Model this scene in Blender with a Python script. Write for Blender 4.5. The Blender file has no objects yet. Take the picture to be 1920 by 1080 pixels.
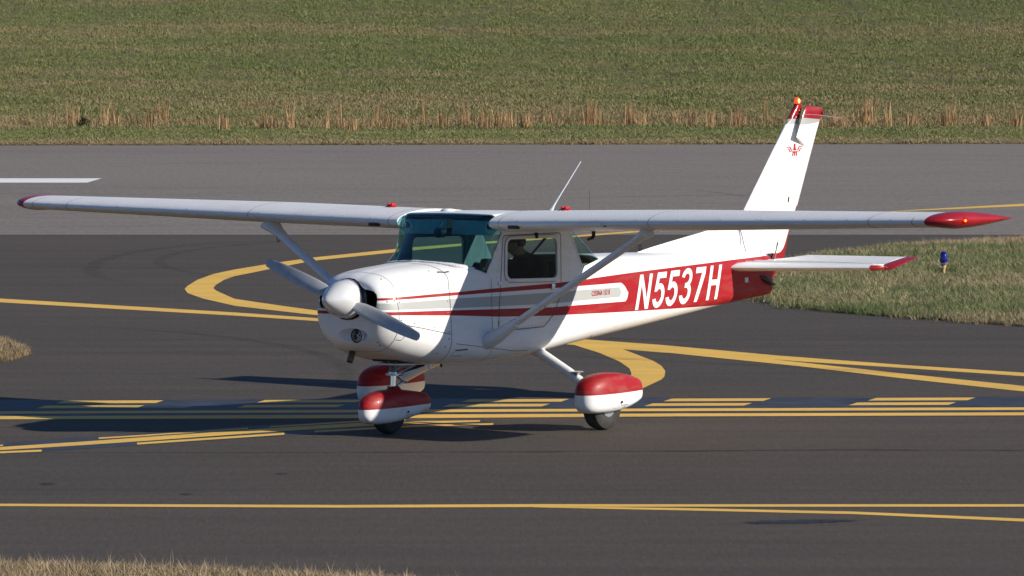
import bpy, bmesh, math, random
import numpy as np
from mathutils import Vector, Matrix, Euler
from mathutils.bvhtree import BVHTree

S = bpy.context.scene
COL = S.collection
R = math.radians
rng = random.Random(7)

# ------------------------------------------------------------------ camera
cam_d = bpy.data.cameras.new('camera')
cam = bpy.data.objects.new('camera', cam_d)
COL.objects.link(cam)
cam_d.sensor_width = 36.0
cam_d.lens = 36.0 * 11270.0 / 1920.0
cam_d.clip_start = 1.0
cam_d.clip_end = 6000.0
cam.location = (0, 0, 3.891)
cam.rotation_euler = (math.pi / 2 - 0.0521939, 0, 0)
S.camera = cam

# ------------------------------------------------------------------ light
SUN_EL, SUN_AZ = R(24.2), R(-21.0)          # azimuth from +X, counter-clockwise
sun_dir = Vector((math.cos(SUN_EL) * math.cos(SUN_AZ), math.cos(SUN_EL) * math.sin(SUN_AZ), math.sin(SUN_EL)))
W = bpy.data.worlds.new('World')
S.world = W
W.use_nodes = True
wn = W.node_tree
wn.nodes.clear()
wo = wn.nodes.new('ShaderNodeOutputWorld')
bg = wn.nodes.new('ShaderNodeBackground')
sky = wn.nodes.new('ShaderNodeTexSky')
sky.sky_type = 'NISHITA'
sky.sun_disc = False
sky.sun_elevation = SUN_EL
sky.sun_rotation = math.atan2(sun_dir.x, sun_dir.y)
sky.air_density = 1.0
sky.dust_density = 0.1
sky.ozone_density = 4.0
bg.inputs['Strength'].default_value = 0.060
wb = wn.nodes.new('ShaderNodeMix'); wb.data_type = 'RGBA'; wb.blend_type = 'MULTIPLY'      # the photograph's warm white balance
wb.inputs[0].default_value = 1.0
wb.inputs[7].default_value = (0.84, 0.96, 1.20, 1)
wn.links.new(sky.outputs[0], wb.inputs[6])
wn.links.new(wb.outputs[2], bg.inputs[0])
wn.links.new(bg.outputs[0], wo.inputs[0])
sl = bpy.data.lights.new('sun', 'SUN')
sl.energy = 5.0
sl.angle = R(0.5)
sl.color = (1.0, 0.93, 0.82)
sun = bpy.data.objects.new('sun', sl)
COL.objects.link(sun)
sun.location = (20, -10, 30)
sun.rotation_euler = sun_dir.to_track_quat('Z', 'Y').to_euler()
S.view_settings.view_transform = 'Standard'
S.view_settings.look = 'None'
S.view_settings.gamma = 1.0
S.view_settings.use_curve_mapping = False
S.view_settings.exposure = 0.30

# ------------------------------------------------------------------ helpers
def tag(o, label=None, cat=None, group=None, kind=None):
    if label: o['label'] = label
    if cat: o['category'] = cat
    if group: o['group'] = group
    if kind: o['kind'] = kind
    return o

def empty(name, loc=(0, 0, 0), rot=(0, 0, 0)):
    o = bpy.data.objects.new(name, None)
    o.empty_display_size = 0.3
    o.location = loc
    o.rotation_euler = rot
    COL.objects.link(o)
    return o

def obj(name, me, mats=(), parent=None, smooth=True, angle=40):
    if isinstance(me, bmesh.types.BMesh):
        bm = me
        me = bpy.data.meshes.new(name)
        bm.to_mesh(me)
        bm.free()
    o = bpy.data.objects.new(name, me)
    COL.objects.link(o)
    if not isinstance(mats, (list, tuple)): mats = (mats,)
    if not me.materials:
        for m in mats: me.materials.append(m)
    if smooth and len(me.polygons):
        me.polygons.foreach_set('use_smooth', [True] * len(me.polygons))
        me.set_sharp_from_angle(angle=R(angle))
    if parent: o.parent = parent
    return o

def from_py(name, v, f, mats=(), parent=None, smooth=True, angle=40):
    me = bpy.data.meshes.new(name)
    me.from_pydata([tuple(map(float, p)) for p in v], [], f)
    me.update()
    return obj(name, me, mats, parent, smooth, angle)

def loft(rings, cap0=True, cap1=True, closed=True):
    """rings: list of equal-length point lists -> verts, faces"""
    v, f = [], []
    n = len(rings[0])
    for r in rings: v += [tuple(p) for p in r]
    for i in range(len(rings) - 1):
        a, b = i * n, (i + 1) * n
        for j in range(n if closed else n - 1):
            k = (j + 1) % n
            f.append((a + j, a + k, b + k, b + j))
    if cap0: f.append(tuple(range(n))[::-1])
    if cap1: f.append(tuple(range((len(rings) - 1) * n, len(rings) * n)))
    return v, f

def fixn(o):
    bm = bmesh.new(); bm.from_mesh(o.data)
    bmesh.ops.recalc_face_normals(bm, faces=bm.faces)
    bm.to_mesh(o.data); bm.free()
    return o

def frames(path):
    P = [Vector(p) for p in path]
    out = []
    up = None
    for i, p in enumerate(P):
        t = (P[min(i + 1, len(P) - 1)] - P[max(i - 1, 0)]).normalized()
        if up is None:
            up = Vector((0, 0, 1)) if abs(t.z) < 0.9 else Vector((1, 0, 0))
        s = t.cross(up).normalized()
        up = s.cross(t).normalized()
        out.append((p, s, up, t))
    return out

def tube(path, rad, n=12, sx=1.0, sz=1.0, cap=True):
    """rad scalar or list; sx / sz flatten the section"""
    fr = frames(path)
    rings = []
    for i, (p, s, u, t) in enumerate(fr):
        r = rad[i] if isinstance(rad, (list, tuple)) else rad
        rings.append([p + s * (math.cos(2 * math.pi * k / n) * r * sx) + u * (math.sin(2 * math.pi * k / n) * r * sz) for k in range(n)])
    return loft(rings, cap, cap)

def lathe(prof, n=32, axis='x', cap=True):
    """prof list of (a, r) along the axis"""
    rings = []
    for a, r in prof:
        ring = []
        for k in range(n):
            c, s = math.cos(2 * math.pi * k / n) * r, math.sin(2 * math.pi * k / n) * r
            ring.append({'x': (a, c, s), 'y': (c, a, s), 'z': (c, s, a)}[axis])
        rings.append(ring)
    return loft(rings, cap, cap)

def merge(*vf):
    V, F = [], []
    for v, f in vf:
        o = len(V)
        V += [tuple(p) for p in v]
        F += [tuple(i + o for i in q) for q in f]
    return V, F

def box(c, s, rot=None, bev=0.0):
    bm = bmesh.new()
    bmesh.ops.create_cube(bm, size=1.0)
    bmesh.ops.scale(bm, vec=s, verts=bm.verts)
    if bev: bmesh.ops.bevel(bm, geom=list(bm.edges), offset=bev, segments=2, affect='EDGES', profile=0.6)
    if rot: bmesh.ops.rotate(bm, cent=(0, 0, 0), matrix=Euler(rot).to_matrix(), verts=bm.verts)
    bmesh.ops.translate(bm, vec=c, verts=bm.verts)
    bm.verts.index_update()
    v = [tuple(q.co) for q in bm.verts]
    f = [tuple(q.index for q in fc.verts) for fc in bm.faces]
    bm.free()
    return v, f

def shift(vf, d): return [tuple(np.add(p, d)) for p in vf[0]], vf[1]

def pchip(xk, yk, x):
    xk, yk, x = np.asarray(xk, float), np.asarray(yk, float), np.asarray(x, float)
    h = np.diff(xk); d = np.diff(yk) / h
    m = np.zeros_like(yk)
    for i in range(1, len(xk) - 1):
        if d[i - 1] * d[i] > 0:
            w1, w2 = 2 * h[i] + h[i - 1], h[i] + 2 * h[i - 1]
            m[i] = (w1 + w2) / (w1 / d[i - 1] + w2 / d[i])
    m[0], m[-1] = d[0], d[-1]
    i = np.clip(np.searchsorted(xk, x) - 1, 0, len(xk) - 2)
    t = (x - xk[i]) / h[i]
    return ((2 * t**3 - 3 * t**2 + 1) * yk[i] + (t**3 - 2 * t**2 + t) * h[i] * m[i]
            + (-2 * t**3 + 3 * t**2) * yk[i + 1] + (t**3 - t**2) * h[i] * m[i + 1])

def mesh_bvh(v, f): return BVHTree.FromPolygons([Vector(p) for p in v], f)

# ------------------------------------------------------------------ materials
def new_mat(name):
    m = bpy.data.materials.new(name)
    m.use_nodes = True
    nt = m.node_tree
    return m, nt, nt.nodes['Principled BSDF']

def node(nt, t, **kw):
    n = nt.nodes.new(t)
    for k, v in kw.items(): setattr(n, k, v)
    return n

def math_n(nt, op, a, b=None, c=None, clamp=False):
    n = nt.nodes.new('ShaderNodeMath'); n.operation = op; n.use_clamp = clamp
    for i, q in enumerate((a, b, c)):
        if q is None: continue
        if isinstance(q, (int, float)): n.inputs[i].default_value = q
        else: nt.links.new(q, n.inputs[i])
    return n.outputs[0]

def mix_c(nt, fac, a, b):
    n = nt.nodes.new('ShaderNodeMix'); n.data_type = 'RGBA'
    for i, q in ((0, fac), (6, a), (7, b)):
        if isinstance(q, (int, float)): n.inputs[i].default_value = q
        elif isinstance(q, (tuple, list)): n.inputs[i].default_value = (*q[:3], 1)
        else: nt.links.new(q, n.inputs[i])
    return n.outputs[2]

def obj_coord(nt, scale=(1, 1, 1), out='Object'):
    tc = nt.nodes.new('ShaderNodeTexCoord')
    mp = nt.nodes.new('ShaderNodeMapping')
    mp.inputs['Scale'].default_value = scale
    nt.links.new(tc.outputs[out], mp.inputs[0])
    return mp.outputs[0]

def noise(nt, co, scale, detail=3, rough=0.6):
    n = nt.nodes.new('ShaderNodeTexNoise')
    n.inputs['Scale'].default_value = scale
    n.inputs['Detail'].default_value = detail
    n.inputs['Roughness'].default_value = rough
    nt.links.new(co, n.inputs['Vector'])
    return n.outputs[0]

def ramp(nt, fac, stops, interp='LINEAR'):
    n = nt.nodes.new('ShaderNodeValToRGB')
    n.color_ramp.interpolation = interp
    e = n.color_ramp.elements
    while len(e) > 1: e.remove(e[-1])
    for i, (p, c) in enumerate(stops):
        el = e[0] if i == 0 else e.new(p)
        el.position = p
        if isinstance(c, (int, float)): c = (c, c, c)
        el.color = (*c[:3], 1)
    nt.links.new(fac, n.inputs[0])
    return n.outputs[0]

def bump(nt, h, bsdf, strength=0.2, dist=0.01):
    b = nt.nodes.new('ShaderNodeBump')
    b.inputs['Strength'].default_value = strength
    b.inputs['Distance'].default_value = dist
    nt.links.new(h, b.inputs['Height'])
    nt.links.new(b.outputs[0], bsdf.inputs['Normal'])

def plain(name, col, rough=0.5, metal=0.0, coat=0.0, vary=0.06, vscale=9.0, bmp=0.0):
    m, nt, b = new_mat(name)
    co = obj_coord(nt)
    n = noise(nt, co, vscale, 4)
    lo = tuple(max(0, c * (1 - vary * 2)) for c in col); hi = tuple(c * (1 + vary) for c in col)
    nt.links.new(ramp(nt, n, [(0.3, lo), (0.62, hi)]), b.inputs['Base Color'])
    b.inputs['Roughness'].default_value = rough
    b.inputs['Metallic'].default_value = metal
    b.inputs['Coat Weight'].default_value = coat
    b.inputs['Coat Roughness'].default_value = 0.08
    if bmp: bump(nt, noise(nt, co, vscale * 12, 2), b, bmp, 0.004)
    return m

WHITE = (0.80, 0.80, 0.79)
RED = (0.325, 0.011, 0.016)
GREY = (0.40, 0.41, 0.40)

X0, X1, Z0, Z1 = -1.2, 6.4, 0.0, 3.0      # ranges the paint curves are normalised to

def curve_of(nt, xn, pts):
    n = nt.nodes.new('ShaderNodeFloatCurve')
    c = n.mapping.curves[0]
    P = [((x - X0) / (X1 - X0), (z - Z0) / (Z1 - Z0)) for x, z in pts]
    P = [(0.0, P[0][1])] + [p for p in P if 0 < p[0] < 1] + [(1.0, P[-1][1])]
    c.points[0].location = P[0]
    c.points[1].location = P[-1]
    for p in P[1:-1]: c.points.new(*p)
    for p in c.points: p.handle_type = 'VECTOR'
    n.mapping.extend = 'HORIZONTAL'
    n.mapping.update()
    nt.links.new(xn, n.inputs['Value'])
    return n.outputs[0]

def grime(nt, col, b, amount=0.1):
    """faint dirt and streaks under the paint gloss"""
    co = obj_coord(nt, (1.2, 1.2, 5.0))
    n = noise(nt, co, 3.0, 5, 0.65)
    dirt = ramp(nt, n, [(0.48, 0.0), (0.80, amount * 1.5)])
    nt.links.new(mix_c(nt, dirt, col, (0.34, 0.29, 0.22)), b.inputs['Base Color'])
    co2 = obj_coord(nt)
    bump(nt, noise(nt, co2, 2.6, 3), b, 0.22, 0.012)

def paint(name, bands, base=WHITE, rough=0.42, amount=0.12):
    """bands: list of (colour, lower curve, upper curve) in aircraft x / z"""
    m, nt, b = new_mat(name)
    tc = nt.nodes.new('ShaderNodeTexCoord')
    sep = nt.nodes.new('ShaderNodeSeparateXYZ')
    nt.links.new(tc.outputs['Object'], sep.inputs[0])
    mr = nt.nodes.new('ShaderNodeMapRange')
    mr.inputs['From Min'].default_value, mr.inputs['From Max'].default_value = X0, X1
    nt.links.new(sep.outputs['X'], mr.inputs['Value'])
    mz = nt.nodes.new('ShaderNodeMapRange')
    mz.inputs['From Min'].default_value, mz.inputs['From Max'].default_value = Z0, Z1
    nt.links.new(sep.outputs['Z'], mz.inputs['Value'])
    xn, zn = mr.outputs[0], mz.outputs[0]
    col = None
    rgb = nt.nodes.new('ShaderNodeRGB'); rgb.outputs[0].default_value = (*base, 1)
    col = rgb.outputs[0]
    for c, lo, hi in bands:
        a = math_n(nt, 'GREATER_THAN', zn, curve_of(nt, xn, lo))
        h = math_n(nt, 'LESS_THAN', zn, curve_of(nt, xn, hi))
        col = mix_c(nt, math_n(nt, 'MULTIPLY', a, h), col, c)
    grime(nt, col, b, amount)
    b.inputs['Roughness'].default_value = rough
    b.inputs['Coat Weight'].default_value = 0.05
    b.inputs['Coat Roughness'].default_value = 0.04
    b.inputs['Specular IOR Level'].default_value = 0.22
    return m

S1T = [(-0.95, 1.19), (-0.62, 1.192), (0.09, 1.199), (0.48, 1.205), (1.35, 1.204), (1.88, 1.208), (2.04, 1.214), (2.8, 1.225), (4.47, 1.236), (5.16, 1.238), (5.3, 1.24), (5.6, 1.24)]
S1B = [(-0.95, 1.17), (-0.62, 1.171), (0.09, 1.171), (0.48, 1.171), (1.35, 1.162), (1.82, 1.156), (2.48, 1.146), (2.535, 1.12), (2.595, 1.055), (2.64, 0.98)]
GT = [(-0.95, 1.147), (-0.62, 1.146), (0.09, 1.145), (1.35, 1.126), (1.82, 1.121), (2.45, 1.110), (2.468, 1.098), (2.476, 1.062)]
GB = [(-0.95, 1.096), (-0.62, 1.087), (0.09, 1.063), (1.35, 1.03), (1.76, 1.03), (2.45, 1.023), (2.468, 1.034), (2.476, 1.058)]
S2T = [(-0.95, 1.078), (-0.62, 1.07), (0.09, 1.045), (1.35, 0.998), (1.73, 0.994), (2.56, 0.978), (2.595, 1.045), (2.64, 1.12)]
S2B = [(-0.95, 1.055), (-0.62, 1.041), (0.09, 0.999), (0.6, 0.96), (1.35, 0.925), (1.53, 0.921), (2.7, 0.881), (4.1, 0.842), (4.45, 0.835), (4.5, 0.5), (4.6, 0.45)]
LOW = [(-1, 0.01), (6, 0.01)]
HIGH = [(-1, 2.98), (6, 2.98)]
m_fus = paint('airframe_paint', [(RED, S1B, S1T), (GREY, GB, GT), (RED, S2B, S2T)])
m_white = paint('white_paint', [])
m_fin = paint('fin_paint', [(RED, LOW, [(4, 1.0), (5.2, 1.238), (5.35, 1.238), (5.5, 1.255)]), (GREY, [(4, 2.437), (6.3, 2.425)], HIGH)], amount=0.06)
m_rud = paint('rudder_paint', [(RED, LOW, [(5.2, 1.238), (5.40, 1.245), (5.51, 1.258), (5.584, 1.285), (5.63, 1.32), (5.72, 1.43), (5.80, 1.55), (5.86, 1.66)]), (GREY, [(4, 2.437), (6.3, 2.425)], HIGH)], amount=0.06)
m_red = plain('red_paint', RED, 0.3, coat=0.15, vary=0.08, vscale=5)
m_pant = paint('wheel_fairing_paint', [(RED, [(-1, 0.2915), (6, 0.2915)], HIGH)], amount=0.2)
m_npant = paint('nose_fairing_paint', [(RED, [(-1, 0.232), (6, 0.232)], HIGH)], amount=0.2)
m_spin = plain('spinner_paint', (0.78, 0.78, 0.77), 0.2, metal=0.25, coat=0.3, vary=0.03)
m_dark = plain('black_rubber', (0.018, 0.018, 0.019), 0.75, vary=0.2, vscale=30)
m_tyre = plain('tyre_rubber', (0.035, 0.034, 0.032), 0.85, vary=0.25, vscale=14, bmp=0.2)
m_black = plain('black_plastic', (0.012, 0.012, 0.013), 0.45)
m_gap = plain('seam_sealant', (0.10, 0.09, 0.08), 0.8)
m_metal = plain('bare_steel', (0.55, 0.56, 0.58), 0.3, metal=1.0)
m_chrome = plain('polished_oleo_steel', (0.75, 0.76, 0.78), 0.12, metal=1.0)
m_dkmetal = plain('greasy_steel', (0.13, 0.13, 0.135), 0.45, metal=0.8, vary=0.3, vscale=40)
m_alu = plain('aluminium', (0.62, 0.63, 0.65), 0.35, metal=0.9)
m_exh = plain('sooty_exhaust', (0.16, 0.12, 0.07), 0.6, metal=0.4, vary=0.3)
m_inlet = plain('engine_baffle', (0.02, 0.02, 0.02), 0.7, vary=0.4, vscale=20)
m_inner = plain('cabin_lining', (0.10, 0.115, 0.12), 0.8, vary=0.08)
m_seat = plain('seat_cloth', (0.12, 0.115, 0.105), 0.9, vary=0.15, vscale=40)
m_panel = plain('instrument_panel', (0.03, 0.03, 0.032), 0.6)
m_prop = plain('propeller_blade', (0.40, 0.41, 0.42), 0.35, metal=0.1)
m_letter = plain('white_vinyl', (0.80, 0.80, 0.79), 0.3, vary=0.02)
m_redvinyl = plain('red_vinyl', (0.40, 0.015, 0.02), 0.35, vary=0.02)
m_ink = plain('grey_ink', (0.12, 0.12, 0.13), 0.5, vary=0.02)
m_cloth = plain('dark_clothing', (0.005, 0.005, 0.008), 0.9, vary=0.2, vscale=25)
m_skin = plain('skin', (0.20, 0.115, 0.08), 0.55)
m_rivet = plain('rivet_paint', (0.82, 0.82, 0.82), 0.18, vary=0.02)

def glass(name, tint, gloss=(1, 1, 1), ior=1.5):
    m = bpy.data.materials.new(name); m.use_nodes = True
    nt = m.node_tree; nt.nodes.clear()
    out = nt.nodes.new('ShaderNodeOutputMaterial')
    tr = nt.nodes.new('ShaderNodeBsdfTransparent')
    co = obj_coord(nt)
    n = noise(nt, co, 3.0, 2)
    nt.links.new(ramp(nt, n, [(0.3, tuple(c * 0.96 for c in tint)), (0.7, tint)]), tr.inputs[0])
    gl = nt.nodes.new('ShaderNodeBsdfGlossy'); gl.inputs['Roughness'].default_value = 0.02
    gl.inputs[0].default_value = (*gloss, 1)
    lw = nt.nodes.new('ShaderNodeLayerWeight'); lw.inputs[0].default_value = 0.5      # same from both sides of the sheet
    f5 = math_n(nt, 'POWER', lw.outputs['Facing'], 5.0)
    fr = math_n(nt, 'ADD', math_n(nt, 'MULTIPLY', f5, 0.80), 0.022)
    mx = nt.nodes.new('ShaderNodeMixShader')
    nt.links.new(fr, mx.inputs[0])
    nt.links.new(tr.outputs[0], mx.inputs[1]); nt.links.new(gl.outputs[0], mx.inputs[2])
    nt.links.new(mx.outputs[0], out.inputs[0])
    return m
m_ws = glass('tinted_windshield', (0.66, 0.90, 0.91))
m_glass = glass('tinted_side_glass', (0.76, 0.93, 0.89))
m_lens = glass('clear_lens', (0.9, 0.9, 0.9))

def emit(name, col, strength):
    m, nt, b = new_mat(name)
    b.inputs['Base Color'].default_value = (*col, 1)
    b.inputs['Emission Color'].default_value = (*col, 1)
    b.inputs['Emission Strength'].default_value = strength
    b.inputs['Roughness'].default_value = 0.15
    return m
m_beacon = emit('beacon_glow', (1.0, 0.42, 0.10), 5.0)
m_bdome = emit('beacon_dome_glow', (1.0, 0.09, 0.008), 0.75)
m_nav = emit('nav_light_glow', (1.0, 0.62, 0.22), 6.0)
MK = {
 'line_near': [(-7.320,44.209),(-4.001,44.062),(-1.252,43.946),(0.196,44.017),(1.254,44.004),(7.211,44.026),(7.177,43.814),(1.248,43.805),(0.195,43.778),(-1.246,43.726),(-3.983,43.867),(-7.287,44.013)],
 'branch': [(0.156,43.778),(0.701,43.765),(1.245,43.691),(2.473,43.403),(3.880,42.726),(3.859,42.497),(2.461,43.197),(1.239,43.499),(0.699,43.621),(0.156,43.752)],
 'S1': [(-9.267,53.156),(-4.938,53.383),(-0.668,53.626),(1.530,53.758),(8.848,54.065),(8.796,53.745),(1.521,53.436),(-0.664,53.305),(-4.910,53.072),(-9.212,52.840)],
 'S2': [(-9.164,52.560),(-4.884,52.789),(-0.660,53.020),(1.513,53.143),(8.745,53.436),(8.686,53.072),(1.503,52.796),(-0.655,52.598),(-4.851,52.434),(-9.100,52.196)],
 'D1_00': [(-9.587,54.466),(-8.693,54.513),(-8.712,54.174),(-9.604,54.128)],
 'D2_00': [(-9.646,53.819),(-8.763,53.870),(-8.781,53.539),(-9.663,53.489)],
 'D1_01': [(-7.758,54.554),(-6.862,54.602),(-6.892,54.262),(-7.788,54.216)],
 'D2_01': [(-7.840,53.914),(-6.955,53.964),(-6.984,53.633),(-7.869,53.583)],
 'D1_02': [(-5.924,54.644),(-5.025,54.691),(-5.066,54.351),(-5.965,54.304)],
 'D2_02': [(-6.029,54.009),(-5.140,54.060),(-5.180,53.727),(-6.068,53.677)],
 'D1_03': [(-4.084,54.733),(-3.182,54.781),(-3.234,54.439),(-4.136,54.392)],
 'D2_03': [(-4.211,54.104),(-3.319,54.155),(-3.370,53.821),(-4.261,53.771)],
 'D1_04': [(-2.257,54.822),(-1.352,54.870),(-1.416,54.527),(-2.321,54.480)],
 'D2_04': [(-2.405,54.199),(-1.510,54.250),(-1.573,53.915),(-2.467,53.865)],
 'D1_05': [(-0.386,54.913),(0.523,54.961),(0.447,54.617),(-0.461,54.570)],
 'D2_05': [(-0.555,54.296),(0.343,54.347),(0.269,54.011),(-0.629,53.961)],
 'D1_06': [(1.468,55.003),(2.380,55.051),(2.292,54.706),(1.381,54.659)],
 'D2_06': [(1.277,54.392),(2.179,54.444),(2.093,54.106),(1.192,54.056)],
 'D1_07': [(3.347,55.095),(4.262,55.143),(4.162,54.797),(3.248,54.749)],
 'D2_07': [(3.136,54.490),(4.041,54.542),(3.944,54.203),(3.039,54.152)],
 'D1_08': [(5.217,55.186),(6.135,55.234),(6.024,54.887),(5.107,54.839)],
 'D2_08': [(4.986,54.587),(5.895,54.639),(5.786,54.299),(4.878,54.248)],
 'D1_09': [(7.094,55.277),(8.015,55.326),(7.892,54.977),(6.971,54.929)],
 'D2_09': [(6.843,54.685),(7.755,54.736),(7.634,54.395),(6.723,54.344)],
 'band': [(-9.762,54.606),(-5.072,54.832),(5.115,55.305),(8.831,55.473),(8.439,53.001),(4.888,52.834),(-4.846,52.377),(-9.324,52.146)],
 'esolid': [(-4.460,49.144),(-4.215,49.349),(-3.571,49.926),(-3.178,50.317),(-2.173,51.318),(-1.333,52.015),(-0.836,52.221),(-0.279,52.333),(-0.278,52.158),(-0.831,51.910),(-1.322,51.615),(-2.155,50.899),(-3.153,49.914),(-3.545,49.551),(-4.188,49.028),(-4.434,48.852)],
 'edl0': [(-4.551,48.710),(-4.177,48.896),(-3.851,49.077),(-3.836,48.879),(-4.160,48.699),(-4.533,48.515)],
 'edl1': [(-3.116,49.812),(-2.510,50.370),(-1.933,50.893),(-1.925,50.680),(-2.499,50.161),(-3.103,49.608)],
 'edl2': [(-1.683,51.131),(-0.829,51.756),(-0.162,51.984),(-0.161,51.799),(-0.826,51.573),(-1.677,50.952)],
 'edu0': [(-4.658,49.389),(-4.209,49.591),(-4.199,49.467),(-4.646,49.266)],
 'edu1': [(-3.473,50.370),(-3.196,50.592),(-2.266,51.469),(-2.260,51.312),(-3.186,50.440),(-3.463,50.219)],
 'edu2': [(-2.089,51.621),(-1.339,52.258),(-0.933,52.447),(-0.931,52.308),(-1.335,52.121),(-2.084,51.487)],
 'eband': [(-4.585,49.551),(-4.252,49.778),(-3.694,50.323),(-3.205,50.733),(-2.252,51.664),(-1.258,52.377),(-0.280,52.440),(-0.115,51.787),(-0.825,51.512),(-1.935,50.586),(-3.128,49.523),(-4.153,48.612),(-4.479,48.396)],
 'loopL': [(-1.517,85.384),(-1.697,84.920),(-2.726,82.486),(-3.167,81.035),(-3.655,79.130),(-3.877,77.931),(-4.007,76.433),(-4.051,74.992),(-4.050,74.228),(-3.956,73.234),(-3.712,72.027),(-3.255,70.438),(-2.714,69.398),(-2.228,68.495),(-1.554,67.262),(-0.822,66.042),(-0.828,66.545),(-1.576,68.207),(-2.259,69.442),(-2.759,70.574),(-3.324,71.944),(-3.521,73.111),(-3.642,73.852),(-3.703,74.418),(-3.711,75.121),(-3.667,76.433),(-3.575,77.380),(-3.113,79.634),(-2.695,81.564),(-1.677,83.910),(-1.499,84.396)],
 'leadon': [(-1.531,85.350),(-0.465,87.256),(1.116,89.743),(3.681,94.204),(6.370,98.817),(9.302,102.711),(9.183,101.403),(6.356,98.595),(3.657,93.600),(1.109,89.212),(-0.461,86.566),(-1.514,84.379)],
 'straight': [(-13.040,78.916),(-6.566,72.445),(-6.144,72.027),(-3.192,69.069),(-2.184,67.889),(-0.646,66.042),(0.588,64.199),(1.568,62.995),(2.722,61.229),(3.880,59.780),(5.287,58.288),(8.488,54.846),(8.414,54.368),(5.240,57.771),(3.850,59.317),(2.895,60.300),(2.468,60.888),(1.537,61.749),(0.578,63.086),(-0.639,65.400),(-2.166,67.314),(-3.162,68.420),(-6.074,71.206),(-6.491,71.614),(-12.889,78.001)],
 'branchR': [(0.583,63.638),(1.074,62.905),(1.549,62.233),(2.473,60.990),(2.691,60.534),(3.797,58.491),(4.752,56.846),(5.183,56.043),(5.124,55.403),(4.681,56.115),(3.751,57.786),(2.860,59.560),(1.748,61.445),(1.070,62.679),(0.580,63.361)],
 'loopR': [(0.582,63.545),(0.898,63.132),(1.072,62.814),(1.301,61.229),(1.423,60.383),(1.485,59.641),(1.504,58.837),(1.476,58.055),(1.434,57.596),(1.234,56.405),(1.010,55.403),(0.788,55.403),(1.042,57.143),(1.130,57.748),(1.164,58.444),(1.159,59.236),(1.078,60.300),(0.899,61.662),(0.580,63.379)],
 'white': [(-12.809,114.526),(-7.818,114.526),(-7.937,112.180),(-12.547,112.180)],
 'wedge': [(2.834,71.673),(3.200,70.065),(3.781,68.851),(4.684,67.574),(5.652,66.242),(7.580,63.638),(10.682,89.761),(7.469,87.605),(6.458,86.566),(5.634,85.718),(5.117,84.722),(4.147,82.486),(3.675,80.811),(3.164,75.771)],
 'leftclump': [(-6.620,64.199),(-5.415,63.453),(-5.214,62.724),(-5.014,61.836),(-4.917,61.315),(-4.980,60.888),(-5.126,60.051),(-6.036,58.522)],
 'corner': [(-4.420,39.383),(-3.355,39.241),(-2.644,39.065),(-1.936,38.821),(-1.375,38.580),(-0.681,38.241),(-0.202,37.743)],
 'lamp': [(5.581,77.655)],
 'oil': [(2.201,42.622)],
 's0': [(-3.543,45.755)],
 's1': [(-2.436,44.860)],
 's2': [(-1.787,46.686)],
 'crack': [(-4.432,48.830),(-1.390,48.830),(1.394,48.967),(2.798,49.133),(3.493,49.077),(4.447,48.995),(4.437,48.885),(3.486,48.967),(2.792,49.022),(1.391,48.857),(-1.387,48.721),(-4.422,48.721)],
 'oilbox': [(1.511,42.414),(2.591,42.789)],
 's0b': [(-3.609,45.659),(-3.461,45.851)],
}
# ------------------------------------------------------------------ the ground
def asphalt(name, lo, hi, warm, streak=0.5, grain=0.35, gs=(24, 3.2, 20)):
    m, nt, b = new_mat(name)
    co = obj_coord(nt)
    fine = noise(nt, obj_coord(nt, gs), 1.0, 5, 0.85)
    mid = noise(nt, obj_coord(nt, (0.35, 1.1, 1)), 1.1, 5, 0.62)
    big = noise(nt, obj_coord(nt, (0.10, 0.30, 1)), 0.6, 4, 0.6)
    lanes = noise(nt, obj_coord(nt, (0.012, 1.6, 1)), 1.0, 5, 0.7)
    c = ramp(nt, fine, [(0.5 - grain * .5, lo), (0.5 + grain * .5, hi)])
    k = math_n(nt, 'ADD', math_n(nt, 'MULTIPLY', mid, 0.5), math_n(nt, 'MULTIPLY', big, 0.5))
    k2 = math_n(nt, 'ADD', math_n(nt, 'MULTIPLY', k, 1 - streak), math_n(nt, 'MULTIPLY', lanes, streak))
    sh = ramp(nt, k2, [(0.32, (0.72, 0.72, 0.73)), (0.5, (1, 1, 1)), (0.67, warm)])
    mm = nt.nodes.new('ShaderNodeMix'); mm.data_type = 'RGBA'; mm.blend_type = 'MULTIPLY'
    mm.inputs[0].default_value = 1.0
    nt.links.new(c, mm.inputs[6]); nt.links.new(sh, mm.inputs[7])
    speck = noise(nt, obj_coord(nt, tuple(g * 1.3 for g in gs)), 1.0, 1, 0.5)
    sp = ramp(nt, speck, [(0.70, 0.0), (0.78, 1.0)])
    nt.links.new(mix_c(nt, math_n(nt, 'MULTIPLY', sp, 0.20), mm.outputs[2], tuple(min(1, q * 2.3) for q in hi)), b.inputs['Base Color'])
    b.inputs['Roughness'].default_value = 0.85
    b.inputs['Specular IOR Level'].default_value = 0.25
    bump(nt, fine, b, 0.5, 0.006)
    return m

m_taxi = asphalt('taxiway_asphalt', (0.0600, 0.0495, 0.0400), (0.0900, 0.0745, 0.0610), (1.32, 1.25, 1.19))
m_run = asphalt('runway_asphalt', (0.170, 0.149, 0.128), (0.240, 0.212, 0.185), (1.12, 1.08, 1.05), 0.45, 0.35, (13, 1.1, 10))

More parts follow.
